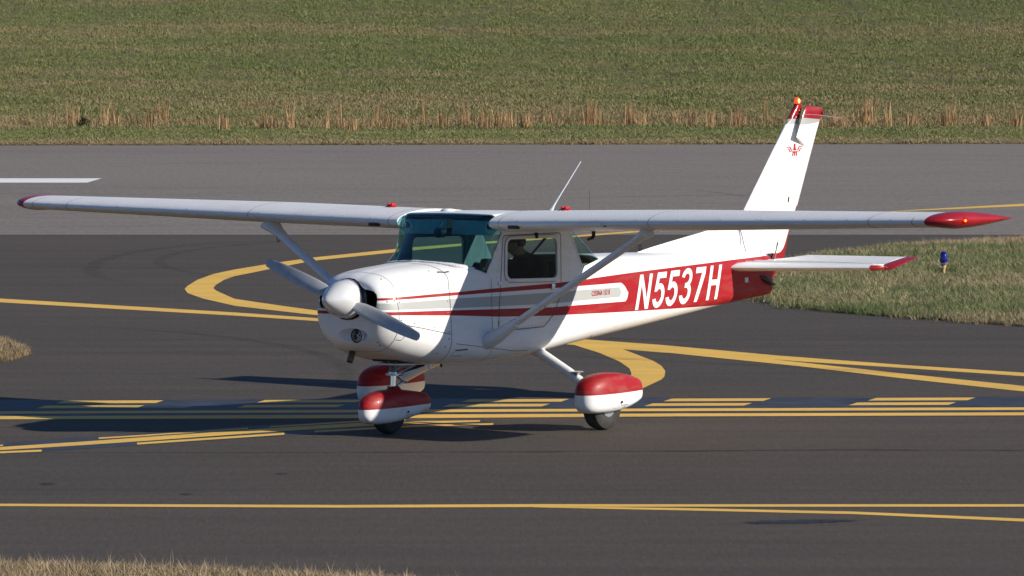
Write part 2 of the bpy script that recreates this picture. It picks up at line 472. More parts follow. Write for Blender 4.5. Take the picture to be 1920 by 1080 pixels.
def marking(name, col, wear=0.35):
    m, nt, b = new_mat(name)
    co = obj_coord(nt)
    n = noise(nt, obj_coord(nt, (0.5, 0.8, 1)), 1.6, 5, 0.7)
    f = noise(nt, co, 22, 3, 0.7)
    k = math_n(nt, 'ADD', math_n(nt, 'MULTIPLY', n, 0.6), math_n(nt, 'MULTIPLY', f, 0.4))
    d = ramp(nt, k, [(0.40, 0.0), (0.70, wear)])
    nt.links.new(mix_c(nt, d, col, (0.28, 0.21, 0.10)), b.inputs['Base Color'])
    b.inputs['Roughness'].default_value = 0.7
    bump(nt, f, b, 0.3, 0.003)
    return m
m_yel = marking('yellow_marking_paint', (0.88, 0.53, 0.080), 0.45)
m_wmark = marking('white_marking_paint', (0.86, 0.85, 0.82), 0.12)
m_bpaint = plain('sky_tinted_black_backing', (0.034, 0.039, 0.052), 0.62, vary=0.3, vscale=3)  # black paint; the blue sky reflection is put into its base colour

def sheet(name, pts, z, mat, kind='structure', parent=None):
    """flat polygon on the ground"""
    bm = bmesh.new()
    vs = [bm.verts.new((x, y, z)) for x, y in pts]
    f = bm.faces.new(vs)
    if f.normal.z < 0: f.normal_flip()
    f.normal_update()
    if f.calc_area() and f.normal.z < 0: f.normal_flip()
    bmesh.ops.triangulate(bm, faces=[f])
    for q in bm.faces:
        q.normal_update()
        if q.normal.z < 0: q.normal_flip()
    o = obj(name, bm, mat, parent, smooth=False)
    if kind: o['kind'] = kind
    return o

SK = math.tan(R(3.15))        # the runway's far edge runs at a slight angle to the picture
def far_edge(x): return 137.1 + SK * x

m_soil, nt, b = new_mat('dry_soil')
co = obj_coord(nt)
nt.links.new(ramp(nt, noise(nt, co, 1.4, 6, 0.7), [(0.3, (0.060, 0.050, 0.026)), (0.55, (0.095, 0.080, 0.040)), (0.75, (0.14, 0.11, 0.06))]), b.inputs['Base Color'])
b.inputs['Roughness'].default_value = 0.95
bump(nt, noise(nt, co, 9, 4), b, 0.6, 0.05)

# rolling terrain beyond the runway and flat earth all round
def hill(x, y):
    yy = y - SK * x
    if yy < 150: return 0.0
    t = yy - 150
    h = 0.060 * t - 0.06 * 4 * (1 - math.exp(-t / 4))
    if t > 75: h = hill_top + 0.010 * (t - 75) * math.exp(-(t - 75) / 120)
    return h
hill_top = 0.060 * 75 - 0.24 * (1 - math.exp(-75 / 4))
def uneven(x, y):
    return 0.05 * math.sin(x * 0.23 + 1.1) * math.sin(y * 0.17) + 0.03 * math.sin(x * 0.61 + y * 0.13)
xs = [-2500, -900, -300, -120, -80, -60] + list(np.arange(-45, 46, 3.0)) + [60, 80, 120, 300, 900, 2500]
ys = [0.0, 0.04, 0.6, 2, 4, 6, 8, 10, 12] + list(np.arange(13.5, 30, 1.5)) + list(np.arange(30, 92, 4.0)) + [110, 150, 250, 600, 1500, 4000]
v, f = [], []
for j, dy in enumerate(ys):
    for i, x in enumerate(xs):
        y = far_edge(x) + dy
        w = min(1, dy / 6.0) if abs(x) < 100 else 0
        v.append((x, y, -0.01 if dy == 0 else 0.03 + hill(x, y) + w * uneven(x, y)))
n = len(xs)
for j in range(len(ys) - 1):
    for i in range(n - 1):
        f.append((j * n + i, j * n + i + 1, (j + 1) * n + i + 1, (j + 1) * n + i))
terrain = from_py('grass_field_ground', v, f, m_soil)
terrain['kind'] = 'structure'
terrain_bvh = mesh_bvh(v, f)

# wide sheet of earth under everything on this side
sheet('ground', [(-2500, -2500), (2500, -2500), (2500, far_edge(2500)), (-2500, far_edge(-2500))], -0.012, m_soil)
# pavements, butted edge to edge
Y_JOIN = 89.76
sheet('taxiway', [(-120, 20), (120, 20), (120, Y_JOIN), (-120, Y_JOIN)], 0.0, m_taxi)
sheet('runway', [(-400, Y_JOIN), (400, Y_JOIN), (400, far_edge(400)), (-100, far_edge(-100)), (-400, far_edge(-400))], 0.0, m_run)

Z = iter(np.arange(0.0030, 0.2, 0.0001))
def mark(name, key, mat, z, parent=None):
    return sheet(name, MK[key], z, mat, kind=None if parent else 'structure', parent=parent)

hold = mark('hold_line_backing', 'band', m_bpaint, 0.0010)
encl = mark('enhanced_line_backing', 'eband', m_bpaint, 0.0014)
for k in ('S1', 'S2'): mark('solid_hold_line', k, m_yel, 0.0020, hold)
for k in sorted(q for q in MK if q.startswith('D')): mark('hold_line_dash', k, m_yel, 0.0020, hold)
mark('centre_stripe', 'esolid', m_yel, 0.0022, encl)
for k in ('edl0', 'edl1', 'edl2', 'edu0', 'edu1', 'edu2'): mark('side_dash', k, m_yel, 0.0022, encl)
mark('taxiway_line', 'line_near', m_yel, 0.0018)
mark('taxiway_line', 'branch', m_yel, 0.0021)
mark('taxiway_line', 'straight', m_yel, 0.0018)
mark('taxiway_line', 'branchR', m_yel, 0.0021)
mark('taxiway_curve_line', 'loopL', m_yel, 0.0024)
mark('taxiway_curve_line', 'loopR', m_yel, 0.0024)
mark('runway_lead_line', 'leadon', m_yel, 0.0018)
mark('runway_centreline_stripe', 'white', m_wmark, 0.0018)

def stain(name, col, lo, hi, sc, stretch=(1, 1, 1)):
    m = bpy.data.materials.new(name); m.use_nodes = True
    nt = m.node_tree; b = nt.nodes['Principled BSDF']
    b.inputs['Base Color'].default_value = (*col, 1); b.inputs['Roughness'].default_value = 0.6
    uv = nt.nodes.new('ShaderNodeUVMap')
    sub = nt.nodes.new('ShaderNodeVectorMath'); sub.operation = 'SUBTRACT'; sub.inputs[1].default_value = (0.5, 0.5, 0)
    nt.links.new(uv.outputs[0], sub.inputs[0])
    ln = nt.nodes.new('ShaderNodeVectorMath'); ln.operation = 'LENGTH'; nt.links.new(sub.outputs[0], ln.inputs[0])
    fall = ramp(nt, ln.outputs['Value'], [(0.10, 1.0), (0.5, 0.0)])
    n = noise(nt, obj_coord(nt, stretch), sc, 5, 0.7)
    a = ramp(nt, math_n(nt, 'MULTIPLY', fall, n), [(lo, 0.0), (hi, 1.0)])
    nt.links.new(a, b.inputs['Alpha'])
    return m
def patch(name, cx, cy, lx, ly, mat, rot=0.0):
    bm = bmesh.new()
    uvl = bm.loops.layers.uv.new('UVMap')
    c, s = math.cos(rot), math.sin(rot)
    z = float(next(Z))
    vs = [bm.verts.new((cx + c * a * lx - s * d * ly, cy + s * a * lx + c * d * ly, z)) for a, d in ((-.5, -.5), (.5, -.5), (.5, .5), (-.5, .5))]
    fc = bm.faces.new(vs)
    for l, u in zip(fc.loops, ((0, 0), (1, 0), (1, 1), (0, 1))): l[uvl].uv = u
    o = obj(name, bm, mat, smooth=False); o['kind'] = 'structure'
    return o
m_oil = stain('oil_soak', (0.012, 0.014, 0.02), 0.22, 0.40, 9.0, (0.8, 1.6, 1))
m_spot = stain('old_oil_spot', (0.035, 0.034, 0.036), 0.16, 0.62, 3.0)
patch('oil_stain', 2.05, 42.60, 1.5, 0.50, m_oil, R(14))
patch('oil_spot', -3.55, 45.75, 0.22, 0.42, m_spot)
patch('oil_spot', -2.44, 44.86, 0.16, 0.30, m_spot)
patch('oil_spot', -1.79, 46.69, 0.18, 0.34, m_spot)

def rubber(name, amount):
    m = bpy.data.materials.new(name); m.use_nodes = True
    nt = m.node_tree; b = nt.nodes['Principled BSDF']
    b.inputs['Base Color'].default_value = (0.02, 0.019, 0.018, 1); b.inputs['Roughness'].default_value = 0.8
    uv = nt.nodes.new('ShaderNodeUVMap'); sp = nt.nodes.new('ShaderNodeSeparateXYZ'); nt.links.new(uv.outputs[0], sp.inputs[0])
    edge = ramp(nt, sp.outputs['Y'], [(0.0, 0.0), (0.3, 1.0), (0.7, 1.0), (1.0, 0.0)])
    end = ramp(nt, sp.outputs['X'], [(0.0, 0.0), (0.2, 1.0), (0.8, 1.0), (1.0, 0.0)])
    n = noise(nt, obj_coord(nt), 2.5, 4, 0.7)
    a = math_n(nt, 'MULTIPLY', math_n(nt, 'MULTIPLY', edge, end), ramp(nt, n, [(0.3, 0.0), (0.7, amount)]))
    nt.links.new(a, b.inputs['Alpha'])
    return m
m_rub = rubber('tyre_rubber_trace', 0.22)
m_crack = rubber('dark_joint_line', 0.75)  # dark tone of the pavement joint itself
def trace(name, pts, w, mat):
    bm = bmesh.new(); uvl = bm.loops.layers.uv.new('UVMap')
    z = float(next(Z)); P = [Vector((x, y, z)) for x, y in pts]
    L = []
    for i, p in enumerate(P):
        t = (P[min(i + 1, len(P) - 1)] - P[max(i - 1, 0)]).normalized()
        s = Vector((-t.y, t.x, 0)) * (w / 2)
        L.append((bm.verts.new(p - s), bm.verts.new(p + s), i / (len(P) - 1)))
    for a, c in zip(L, L[1:]):
        fc = bm.faces.new((a[0], c[0], c[1], a[1]))
        for l, u in zip(fc.loops, ((a[2], 0), (c[2], 0), (c[2], 1), (a[2], 1))): l[uvl].uv = u
    o = obj(name, bm, mat, smooth=False); o['kind'] = 'structure'
    return o
def arc(cx, cy, rx, ry, a0, a1, n=24):
    return [(cx + rx * math.cos(R(a0 + (a1 - a0) * i / n)), cy + ry * math.sin(R(a0 + (a1 - a0) * i / n))) for i in range(n + 1)]
trace('pavement_joint', [(-5, 48.77), (-1.39, 48.77), (1.39, 48.91), (2.8, 49.07), (3.49, 49.02), (8, 48.9)], 0.13, m_crack)
trace('tyre_trace', arc(-3.0, 80.6, 2.6, 7.2, 60, 230), 0.30, m_rub)
trace('tyre_trace', arc(-1.2, 82.0, 3.6, 6.6, 100, 250), 0.22, m_rub)
trace('tyre_trace', arc(4.0, 72, 6.0, 9.0, 180, 265), 0.30, m_rub)
trace('tyre_trace', arc(-6.6, 58, 5.0, 9.0, -20, 70), 0.26, m_rub)
trace('tyre_trace', arc(1.5, 101, 2.9, 9.0, -30, 60), 0.25, m_rub)
trace('tyre_trace', [(-9, 96), (-4, 101), (2, 105), (6, 107)], 0.35, m_rub)
trace('tyre_trace', [(-1, 62.4), (2.5, 59.6), (5.5, 57.2)], 0.4, m_rub)

# ------------------------------------------------------------------ grass
def blade_mat(name, greens, tans, zone=None, mixlo=0.35, mixhi=0.65):
    """blade colour: a patchy mix of living and dead grass, set by where the blade grows"""
    m, nt, b = new_mat(name)
    geo = nt.nodes.new('ShaderNodeNewGeometry')
    at = nt.nodes.new('ShaderNodeAttribute'); at.attribute_name = 'tint'
    mp = nt.nodes.new('ShaderNodeMapping'); mp.inputs['Scale'].default_value = (0.10, 0.34, 0.2)
    nt.links.new(geo.outputs['Position'], mp.inputs[0])
    n1 = noise(nt, mp.outputs[0], 1.0, 6, 0.68)
    mp2 = nt.nodes.new('ShaderNodeMapping'); mp2.inputs['Scale'].default_value = (0.9, 1.0, 1.0)
    nt.links.new(geo.outputs['Position'], mp2.inputs[0])
    n2 = noise(nt, mp2.outputs[0], 1.3, 3, 0.6)
    p = math_n(nt, 'ADD', math_n(nt, 'MULTIPLY', n1, 1.70), math_n(nt, 'MULTIPLY', n2, 0.50))
    p = math_n(nt, 'SUBTRACT', p, 0.60)
    mp3 = nt.nodes.new('ShaderNodeMapping'); mp3.inputs['Scale'].default_value = (0.018, 0.42, 0.1)
    nt.links.new(geo.outputs['Position'], mp3.inputs[0])
    p = math_n(nt, 'ADD', p, math_n(nt, 'MULTIPLY', math_n(nt, 'SUBTRACT', noise(nt, mp3.outputs[0], 1.0, 3, 0.6), 0.5), 0.75))
    if zone:
        sp = nt.nodes.new('ShaderNodeSeparateXYZ'); nt.links.new(geo.outputs['Position'], sp.inputs[0])
        yy = math_n(nt, 'SUBTRACT', sp.outputs['Y'], math_n(nt, 'MULTIPLY', sp.outputs['X'], SK))
        wob = math_n(nt, 'MULTIPLY', math_n(nt, 'SUBTRACT', n1, 0.5), 8.0 if zone[0][0] > 100 else 2.0)
        yy = math_n(nt, 'ADD', yy, wob)
        a, z = zone[0][0], zone[-1][0]
        t = math_n(nt, 'DIVIDE', math_n(nt, 'SUBTRACT', yy, a), z - a, clamp=True)
        zr = ramp(nt, t, [((q - a) / (z - a), c) for q, c in zone])
        p = math_n(nt, 'ADD', p, math_n(nt, 'SUBTRACT', zr, 0.5))
    oi = nt.nodes.new('ShaderNodeObjectInfo')
    p = math_n(nt, 'ADD', p, math_n(nt, 'MULTIPLY', math_n(nt, 'SUBTRACT', at.outputs['Fac'], 0.5), 0.40))
    dead = ramp(nt, p, [(mixlo, 0.0), (mixhi, 1.0)])
    g = ramp(nt, at.outputs['Fac'], [(0.0, greens[0]), (0.5, greens[1]), (1.0, greens[2])])
    d = ramp(nt, at.outputs['Fac'], [(0.0, tans[0]), (0.5, tans[1]), (1.0, tans[2])])
    nt.links.new(mix_c(nt, dead, g, d), b.inputs['Base Color'])
    b.inputs['Roughness'].default_value = 0.75
    b.inputs['Specular IOR Level'].default_value = 0.2
    return m

def tuft(name, seed, nb, h, spread, width, mat, lean=0.5, tone=(0, 1)):
    r = random.Random(seed)
    v, f, tint = [], [], []
    for i in range(nb):
        a = r.uniform(0, 6.283); d = spread * math.sqrt(r.random())
        x, y = d * math.cos(a), d * math.sin(a)
        hh = h * r.uniform(0.45, 1.15)
        la = r.uniform(0, 6.283); ll = lean * hh * r.uniform(0.1, 1.0)
        fa = r.uniform(0, 3.1416); w = width * r.uniform(0.6, 1.3)
        dx, dy = math.cos(fa) * w / 2, math.sin(fa) * w / 2
        k = len(v)
        mx, my = x + math.cos(la) * ll * 0.35, y + math.sin(la) * ll * 0.35
        tx, ty = x + math.cos(la) * ll, y + math.sin(la) * ll
        v += [(x - dx, y - dy, -0.01), (x + dx, y + dy, -0.01), (mx + dx * .8, my + dy * .8, hh * .6), (mx - dx * .8, my - dy * .8, hh * .6), (tx, ty, hh)]
        f += [(k, k + 1, k + 2, k + 3), (k + 3, k + 2, k + 4)]
        t = r.uniform(*tone); tint += [t] * 5
    me = bpy.data.meshes.new(name)
    me.from_pydata(v, [], f); me.update()
    at = me.attributes.new('tint', 'FLOAT', 'POINT'); at.data.foreach_set('value', tint)
    me.materials.append(mat)
    return bpy.data.objects.new(name, me)          # lives only inside the source collection

def scatter(name, pts, scl, tufts, seed=1, flat=None):
    """one vertex per tuft, instanced by geometry nodes"""
    src = bpy.data.collections.new(name + '_tufts')
    for t in tufts: src.objects.link(t)
    N = len(pts); r = np.random.default_rng(seed)
    me = bpy.data.meshes.new(name)
    me.vertices.add(N)
    me.vertices.foreach_set('co', np.asarray(pts, np.float32).ravel())
    a = me.attributes.new('rot', 'FLOAT_VECTOR', 'POINT')
    rot = np.zeros((N, 3), np.float32); rot[:, 2] = r.uniform(0, 6.283, N); rot[:, :2] = r.normal(0, 0.28, (N, 2))
    a.data.foreach_set('vector', rot.ravel())
    a = me.attributes.new('size', 'FLOAT', 'POINT'); a.data.foreach_set('value', np.asarray(scl, np.float32))
    a = me.attributes.new('pick', 'INT', 'POINT'); a.data.foreach_set('value', r.integers(0, len(tufts), N).astype(np.int32))
    o = bpy.data.objects.new(name, me); COL.objects.link(o)
    ng = bpy.data.node_groups.new(name + '_scatter', 'GeometryNodeTree')
    ng.interface.new_socket('Geometry', in_out='INPUT', socket_type='NodeSocketGeometry')
    ng.interface.new_socket('Geometry', in_out='OUTPUT', socket_type='NodeSocketGeometry')
    gi, go = ng.nodes.new('NodeGroupInput'), ng.nodes.new('NodeGroupOutput')
    inst = ng.nodes.new('GeometryNodeInstanceOnPoints')
    ci = ng.nodes.new('GeometryNodeCollectionInfo'); ci.inputs['Collection'].default_value = src
    ci.inputs['Separate Children'].default_value = True; ci.inputs['Reset Children'].default_value = True
    def attr(n, t):
        q = ng.nodes.new('GeometryNodeInputNamedAttribute'); q.data_type = t; q.inputs['Name'].default_value = n
        return [s for s in q.outputs if s.name == 'Attribute' and s.enabled][0]
    inst.inputs['Pick Instance'].default_value = True
    ng.links.new(gi.outputs[0], inst.inputs['Points'])
    ng.links.new(ci.outputs[0], inst.inputs['Instance'])
    ng.links.new(attr('pick', 'INT'), inst.inputs['Instance Index'])
    ng.links.new(attr('rot', 'FLOAT_VECTOR'), inst.inputs['Rotation'])
    ng.links.new(attr('size', 'FLOAT'), inst.inputs['Scale'])
    ng.links.new(inst.outputs[0], go.inputs[0])
    md = o.modifiers.new('scatter', 'NODES'); md.node_group = ng
    return o

def in_poly(P, poly):
    x, y = P[:, 0], P[:, 1]; ins = np.zeros(len(P), bool)
    n = len(poly)
    for i in range(n):
        x1, y1 = poly[i]; x2, y2 = poly[(i + 1) % n]
        c = ((y1 > y) != (y2 > y)) & (x < (x2 - x1) * (y - y1) / ((y2 - y1) or 1e-9) + x1)
        ins ^= c
    return ins
def edge_dist(P, poly):
    d = np.full(len(P), 1e9); n = len(poly)
    for i in range(n):
        a = np.array(poly[i]); e = np.array(poly[(i + 1) % n]) - a
        t = np.clip(((P - a) @ e) / (e @ e), 0, 1)
        d = np.minimum(d, np.linalg.norm(P - a - t[:, None] * e, axis=1))
    return d
def rnd_pts(poly, dens, seed):
    r = np.random.default_rng(seed); A = np.array(poly)
    lo, hi = A.min(0), A.max(0); n = int((hi - lo).prod() * dens)
    P = r.uniform(lo, hi, (n, 2))
    return P[in_poly(P, poly)]

GRN = [(0.134, 0.156, 0.050), (0.168, 0.194, 0.068), (0.215, 0.240, 0.098)]
TAN = [(0.225, 0.174, 0.086), (0.295, 0.230, 0.120), (0.39, 0.31, 0.176)]
ORG = [(0.25, 0.140, 0.062), (0.41, 0.245, 0.115), (0.56, 0.37, 0.205)]
m_field = blade_mat('field_grass', GRN, TAN, zone=[(137, .80), (138.3, .70), (139.8, .34), (148.3, .34), (149.5, .66), (154, .62), (158, .50), (164, .52), (170, .36), (178, .30), (186, .38), (205, .28)])
m_wedge = blade_mat('verge_grass', [(0.075, 0.105, 0.032), (0.135, 0.175, 0.064), (0.25, 0.285, 0.135)], [(0.19, 0.145, 0.082), (0.36, 0.275, 0.16), (0.55, 0.43, 0.28)],
                    zone=[(63, .66), (66.5, .60), (68.3, .34), (71.0, .32), (73.5, .40), (76, .48), (78.5, .54), (80.0, .36), (84, .38), (85.6, .76), (90, .8)])
m_dead = blade_mat('dead_verge_grass', [(0.045, 0.055, 0.02), (0.09, 0.10, 0.04), (0.15, 0.15, 0.07)], [(0.14, 0.105, 0.058), (0.29, 0.215, 0.125), (0.48, 0.38, 0.24)], mixlo=0.16, mixhi=0.46)
m_org = blade_mat('broomsedge', ORG, ORG)
m_fringe = blade_mat('dead_fringe', [(0.12, 0.10, 0.045), (0.20, 0.15, 0.07), (0.30, 0.22, 0.11)], [(0.19, 0.12, 0.058), (0.31, 0.20, 0.10), (0.44, 0.31, 0.17)])

# far field
P = []
r = np.random.default_rng(3)
for (y0, y1, hw, dens) in ((0, 12, 22, 110), (12, 30, 24, 85), (30, 50, 27, 62), (50, 74, 31, 48)):
    n = int((y1 - y0) * 2 * hw * dens)
    q = np.column_stack([r.uniform(-hw, hw, n), r.uniform(y0, y1, n)])
    q[:, 1] += 137.1 + SK * q[:, 0]
    P.append(q)
P = np.vstack(P)
rough = np.array([math.sin(x * 1.9 + math.sin(y * 0.7) * 2) * math.sin(y * 0.9 + x * 0.31) for x, y in P])
z = np.empty(len(P))
dyy = P[:, 1] - 137.1 - SK * P[:, 0]
z = np.array([(terrain_bvh.ray_cast(Vector((x, y, 50)), Vector((0, 0, -1)))[0] or Vector((0, 0, 0))).z for x, y in P])
sc = r.uniform(0.65, 1.25, len(P)) * np.where((dyy > 11) & (dyy < 27), 1.15, 1.0) * np.where(dyy < 11, 0.85, 1.0) * (1 + 0.30 * rough)
ft = [tuft('field_tuft', 40 + i, 22, 0.062, 0.12, 0.010, m_field, 2.0) for i in range(6)]
tag(scatter('field_grass', np.column_stack([P, z]), sc, ft, 5), 'patchy green and tan grass field rising beyond the runway', 'grass', kind='stuff')

# ragged low dead grass between the tall clumps
r = np.random.default_rng(31)
n = 5200
q_ = np.column_stack([r.uniform(-22, 22, n), 149.1 + r.gamma(1.6, 1.5, n)])
dens_ = np.array([0.5 + 0.5 * math.sin(x * 1.3 + 2 * math.sin(x * .37)) * math.sin(x * .53 + 1) for x, y in q_])
q_ = q_[r.random(n) < 0.25 + 0.75 * dens_]
q_[:, 1] += SK * q_[:, 0]
z = np.array([(terrain_bvh.ray_cast(Vector((x, y, 50)), Vector((0, 0, -1)))[0] or Vector((0, 0, 0))).z for x, y in q_])
et = [tuft('fringe_tuft', 60 + i, 11, 0.24, 0.10, 0.011, m_fringe, 0.75) for i in range(6)]
tag(scatter('dead_grass_fringe', np.column_stack([q_, z]), r.uniform(.35, 1.25, len(q_)), et, 15), 'ragged tan dead grass along the far runway verge', 'grass', kind='stuff')

# verge wedge on the right
wz = MK['wedge']
zz = np.array
def inset(poly, d):
    c = np.mean(np.array(poly), 0)
    return [tuple(np.array(p) + (c - p) / np.linalg.norm(c - p) * d) for p in poly]
verge = sheet('verge_ground', inset(wz, .18), 0.010, m_soil)
P = rnd_pts(wz, 360, 8)
P += np.random.default_rng(12).normal(0, .07, P.shape)
P = P[P[:, 0] < 10.5]
ed = edge_dist(P, wz)
keep = (ed > 0.10 * np.random.default_rng(2).random(len(P))) 
P, ed = P[keep], ed[keep]
sc = np.random.default_rng(4).uniform(0.6, 1.25, len(P)) * (0.75 + 0.25 * np.clip(ed / 1.2, 0, 1))
nearl = (abs(P[:, 0] - MK['lamp'][0][0]) < .22) & (P[:, 1] > MK['lamp'][0][1] - 2.2) & (P[:, 1] < MK['lamp'][0][1] + .15)
sc = np.where(nearl, sc * .45, sc)
wt = [tuft('verge_tuft', 80 + i, 26, 0.090, 0.085, 0.0048, m_wedge, 1.6) for i in range(6)]
tag(scatter('verge_grass', np.column_stack([P, np.full(len(P), 0.012)]), sc, wt, 6), 'mixed green and straw grass verge right of the airplane tail', 'grass', kind='stuff')

# dead clump at the left and the verge at the lower left corner
lc = MK['leftclump']
sheet('straw_verge_ground', inset(lc, .12), 0.010, m_soil)
P = rnd_pts(lc, 900, 9); ed = edge_dist(P, lc)
sc = np.random.default_rng(5).uniform(0.6, 1.3, len(P)) * (0.55 + 0.6 * np.clip(ed / 0.5, 0, 1))
dt = [tuft('straw_tuft', 120 + i, 14, 0.11, 0.05, 0.0055, m_dead, 1.0) for i in range(6)]
tag(scatter('straw_grass', np.column_stack([P, np.full(len(P), 0.012)]), sc, dt, 7), 'straw coloured dead grass clump left of the curved line', 'grass', kind='stuff')
cn = MK['corner'] + [(0.6, 36.0), (-6.0, 36.0), (-6.0, 39.45)]
sheet('corner_verge_ground', cn, 0.010, m_soil)
P = rnd_pts(cn, 1500, 10); ed = edge_dist(P, cn)
sc = np.random.default_rng(6).uniform(0.45, 1.15, len(P)) * (0.5 + 0.5 * np.clip(ed / 0.4, 0, 1))
ct = [tuft('corner_tuft', 160 + i, 18, 0.085, 0.045, 0.0042, m_dead, 1.7) for i in range(6)] + [tuft('corner_stalk', 190, 2, 0.15, 0.03, 0.003, m_dead, 0.9)]
tag(scatter('corner_grass', np.column_stack([P, np.full(len(P), 0.012)]), sc, ct, 8), 'bleached grass verge in the lower left corner', 'grass', kind='stuff')

# broomsedge: tall tan clumps, each one a plant of its own.  (picture x, top, base, breadth)
F_, H_, PI_ = 11270.0, 3.891, 0.0521939
def ray_xy(u, v):
    du, dv = (u - 960) / F_, -(v - 540) / F_
    return Vector((du, math.cos(PI_) + dv * math.sin(PI_), -math.sin(PI_) + dv * math.cos(PI_))).normalized()
CL = [(138, 178, 242, 3), (194, 181, 238, 1), (210, 178, 240, 2), (223, 203, 241, 1), (280, 190, 244, 2), (305, 176, 233, 3), (420, 202, 246, 2),
      (502, 203, 245, 4), (545, 175, 246, 2), (613, 195, 246, 2), (634, 178, 243, 2), (656, 211, 248, 3), (710, 178, 242, 2), (728, 190, 246, 2), (752, 214, 246, 1),
      (793, 170, 242, 1), (832, 194, 244, 2), (867, 186, 242, 2), (877, 190, 243, 2), (900, 195, 244, 2), (914, 206, 243, 2), (930, 188, 244, 1), (945, 201, 244, 3), (962, 199, 243, 2),
      (990, 203, 244, 3), (1038, 192, 240, 1), (1103, 178, 238, 4), (1120, 195, 240, 2), (1180, 181, 240, 3), (1207, 193, 240, 2), (1270, 200, 240, 1),
      (1300, 196, 241, 2), (1333, 193, 242, 2), (1387, 192, 240, 4), (1437, 180, 241, 1), (1573, 200, 242, 3), (1617, 177, 240, 3), (1634, 171, 240, 2), (1663, 181, 242, 2),
      (1713, 203, 241, 3), (1767, 188, 241, 2), (1783, 178, 241, 3), (1848, 205, 242, 3), (1905, 197, 242, 3)]
ORD = ['leftmost', 'second', 'third', 'fourth', 'fifth', 'sixth', 'seventh', 'eighth', 'ninth', 'tenth', 'eleventh', 'twelfth']
def place_name(i, u):
    """says where along the runway edge the clump stands, by what is in front of it"""
    zones = [(0, 430, 'behind the outer half of the far wing'), (430, 780, 'behind the inner half of the far wing'), (780, 1060, 'behind the cabin roof'), (1060, 1500, 'between roof antenna and tail fin'), (1500, 1920, 'right of the tail fin')]
    for a, c, t in zones:
        if a <= u < c:
            k = [q[0] for q in CL if a <= q[0] < c].index(u)
            return (ORD[k] + (' one ' if k == 0 else ' from left ')) + t
for i, (u, vt, vb, br) in enumerate(CL):
    hit = terrain_bvh.ray_cast(Vector((0, 0, H_)), ray_xy(u, vb))[0]
    D = hit.y; h = (vb - vt) / F_ * D * 0.97
    r_ = random.Random(300 + i)
    rad = 0.022 + 0.026 * br
    nst = {1: 7, 2: 16, 3: 30, 4: 46}[br]
    v, f, tint = [], [], []
    for k in range(nst):
        x, y = max(-1.5, min(1.5, r_.gauss(0, 1))) * rad, max(-1.5, min(1.5, r_.gauss(0, 1))) * rad * .7
        hh = h * (r_.uniform(0.18, 0.95) ** 0.9 if k > 2 else r_.uniform(0.9, 1.0))
        lx, ly = r_.gauss(0, .085) * hh, r_.gauss(0, .085) * hh
        w = r_.uniform(0.010, 0.022); fa = r_.uniform(-0.7, 0.7); dx, dy = math.cos(fa) * w / 2, math.sin(fa) * w / 2
        q = len(v)
        v += [(x - dx, y - dy, -.02), (x + dx, y + dy, -.02), (x + lx * .5 + dx, y + ly * .5 + dy, hh * .55), (x + lx * .5 - dx, y + ly * .5 - dy, hh * .55), (x + lx * 1.1, y + ly, hh)]
        f += [(q, q + 1, q + 2, q + 3), (q + 3, q + 2, q + 4)]
        tint += [r_.random()] * 5
        for s in range(2):                       # short side leaves along the stem
            t0 = r_.uniform(0.3, 0.8) * hh; sx = r_.choice((-1, 1)) * r_.uniform(0.02, 0.06); q = len(v)
            bx, by = x + lx * t0 / hh, y + ly * t0 / hh
            v += [(bx - .006, by, t0), (bx + .006, by, t0), (bx + sx, by + r_.gauss(0, .02), t0 + r_.uniform(0.08, 0.16))]
            f += [(q, q + 1, q + 2)]; tint += [r_.random()] * 3
    me = bpy.data.meshes.new('broomsedge_clump'); me.from_pydata(v, [], f); me.update()
    a = me.attributes.new('tint', 'FLOAT', 'POINT'); a.data.foreach_set('value', tint)
    o = obj('broomsedge_clump', me, m_org, smooth=False)
    o.location = (hit.x, hit.y, hit.z)
    look = {1: 'lone tan grass stalk', 2: 'thin tan grass clump', 3: 'bushy tan grass clump', 4: 'wide tan grass clump'}[br]
    tag(o, look + ' ' + place_name(i, u), 'tall grass', 'tall dry grass clumps along the far runway edge')

# low dark shrub by the first clump
def shrub(u, vb, w, h):
    hit = terrain_bvh.ray_cast(Vector((0, 0, H_)), ray_xy(u, vb))[0]
    r_ = random.Random(5); v, f, tint = [], [], []
    for k in range(420):
        a, e, d = r_.uniform(0, 6.283), r_.uniform(0, 1.5), r_.random() ** 0.45
        p = Vector((math.cos(a) * math.cos(e) * w * d, math.sin(a) * math.cos(e) * w * d, 0.03 + math.sin(e) * h * d))
        t = Vector((r_.gauss(0, 1), r_.gauss(0, 1), r_.gauss(.4, 1))).normalized() * 0.05
        s = t.cross(Vector((r_.gauss(0, 1), r_.gauss(0, 1), r_.gauss(0, 1)))).normalized() * 0.014
        q = len(v); v += [p - s, p + s, p + t]; f.append((q, q + 1, q + 2)); tint += [r_.random()] * 3
    me = bpy.data.meshes.new('shrub'); me.from_pydata([tuple(p) for p in v], [], f); me.update()
    a = me.attributes.new('tint', 'FLOAT', 'POINT'); a.data.foreach_set('value', tint)
    m_shrub = blade_mat('shrub_leaf', [(0.02, 0.02, 0.008), (0.045, 0.04, 0.016), (0.09, 0.075, 0.03)], [(0.04, 0.03, 0.012), (0.07, 0.055, 0.022), (0.12, 0.09, 0.04)])
    o = obj('low_shrub', me, m_shrub, smooth=False); o.location = hit
    tag(o, 'low dark olive shrub beside the leftmost tall tan grass', 'shrub')
shrub(157, 244, 0.18, 0.28)

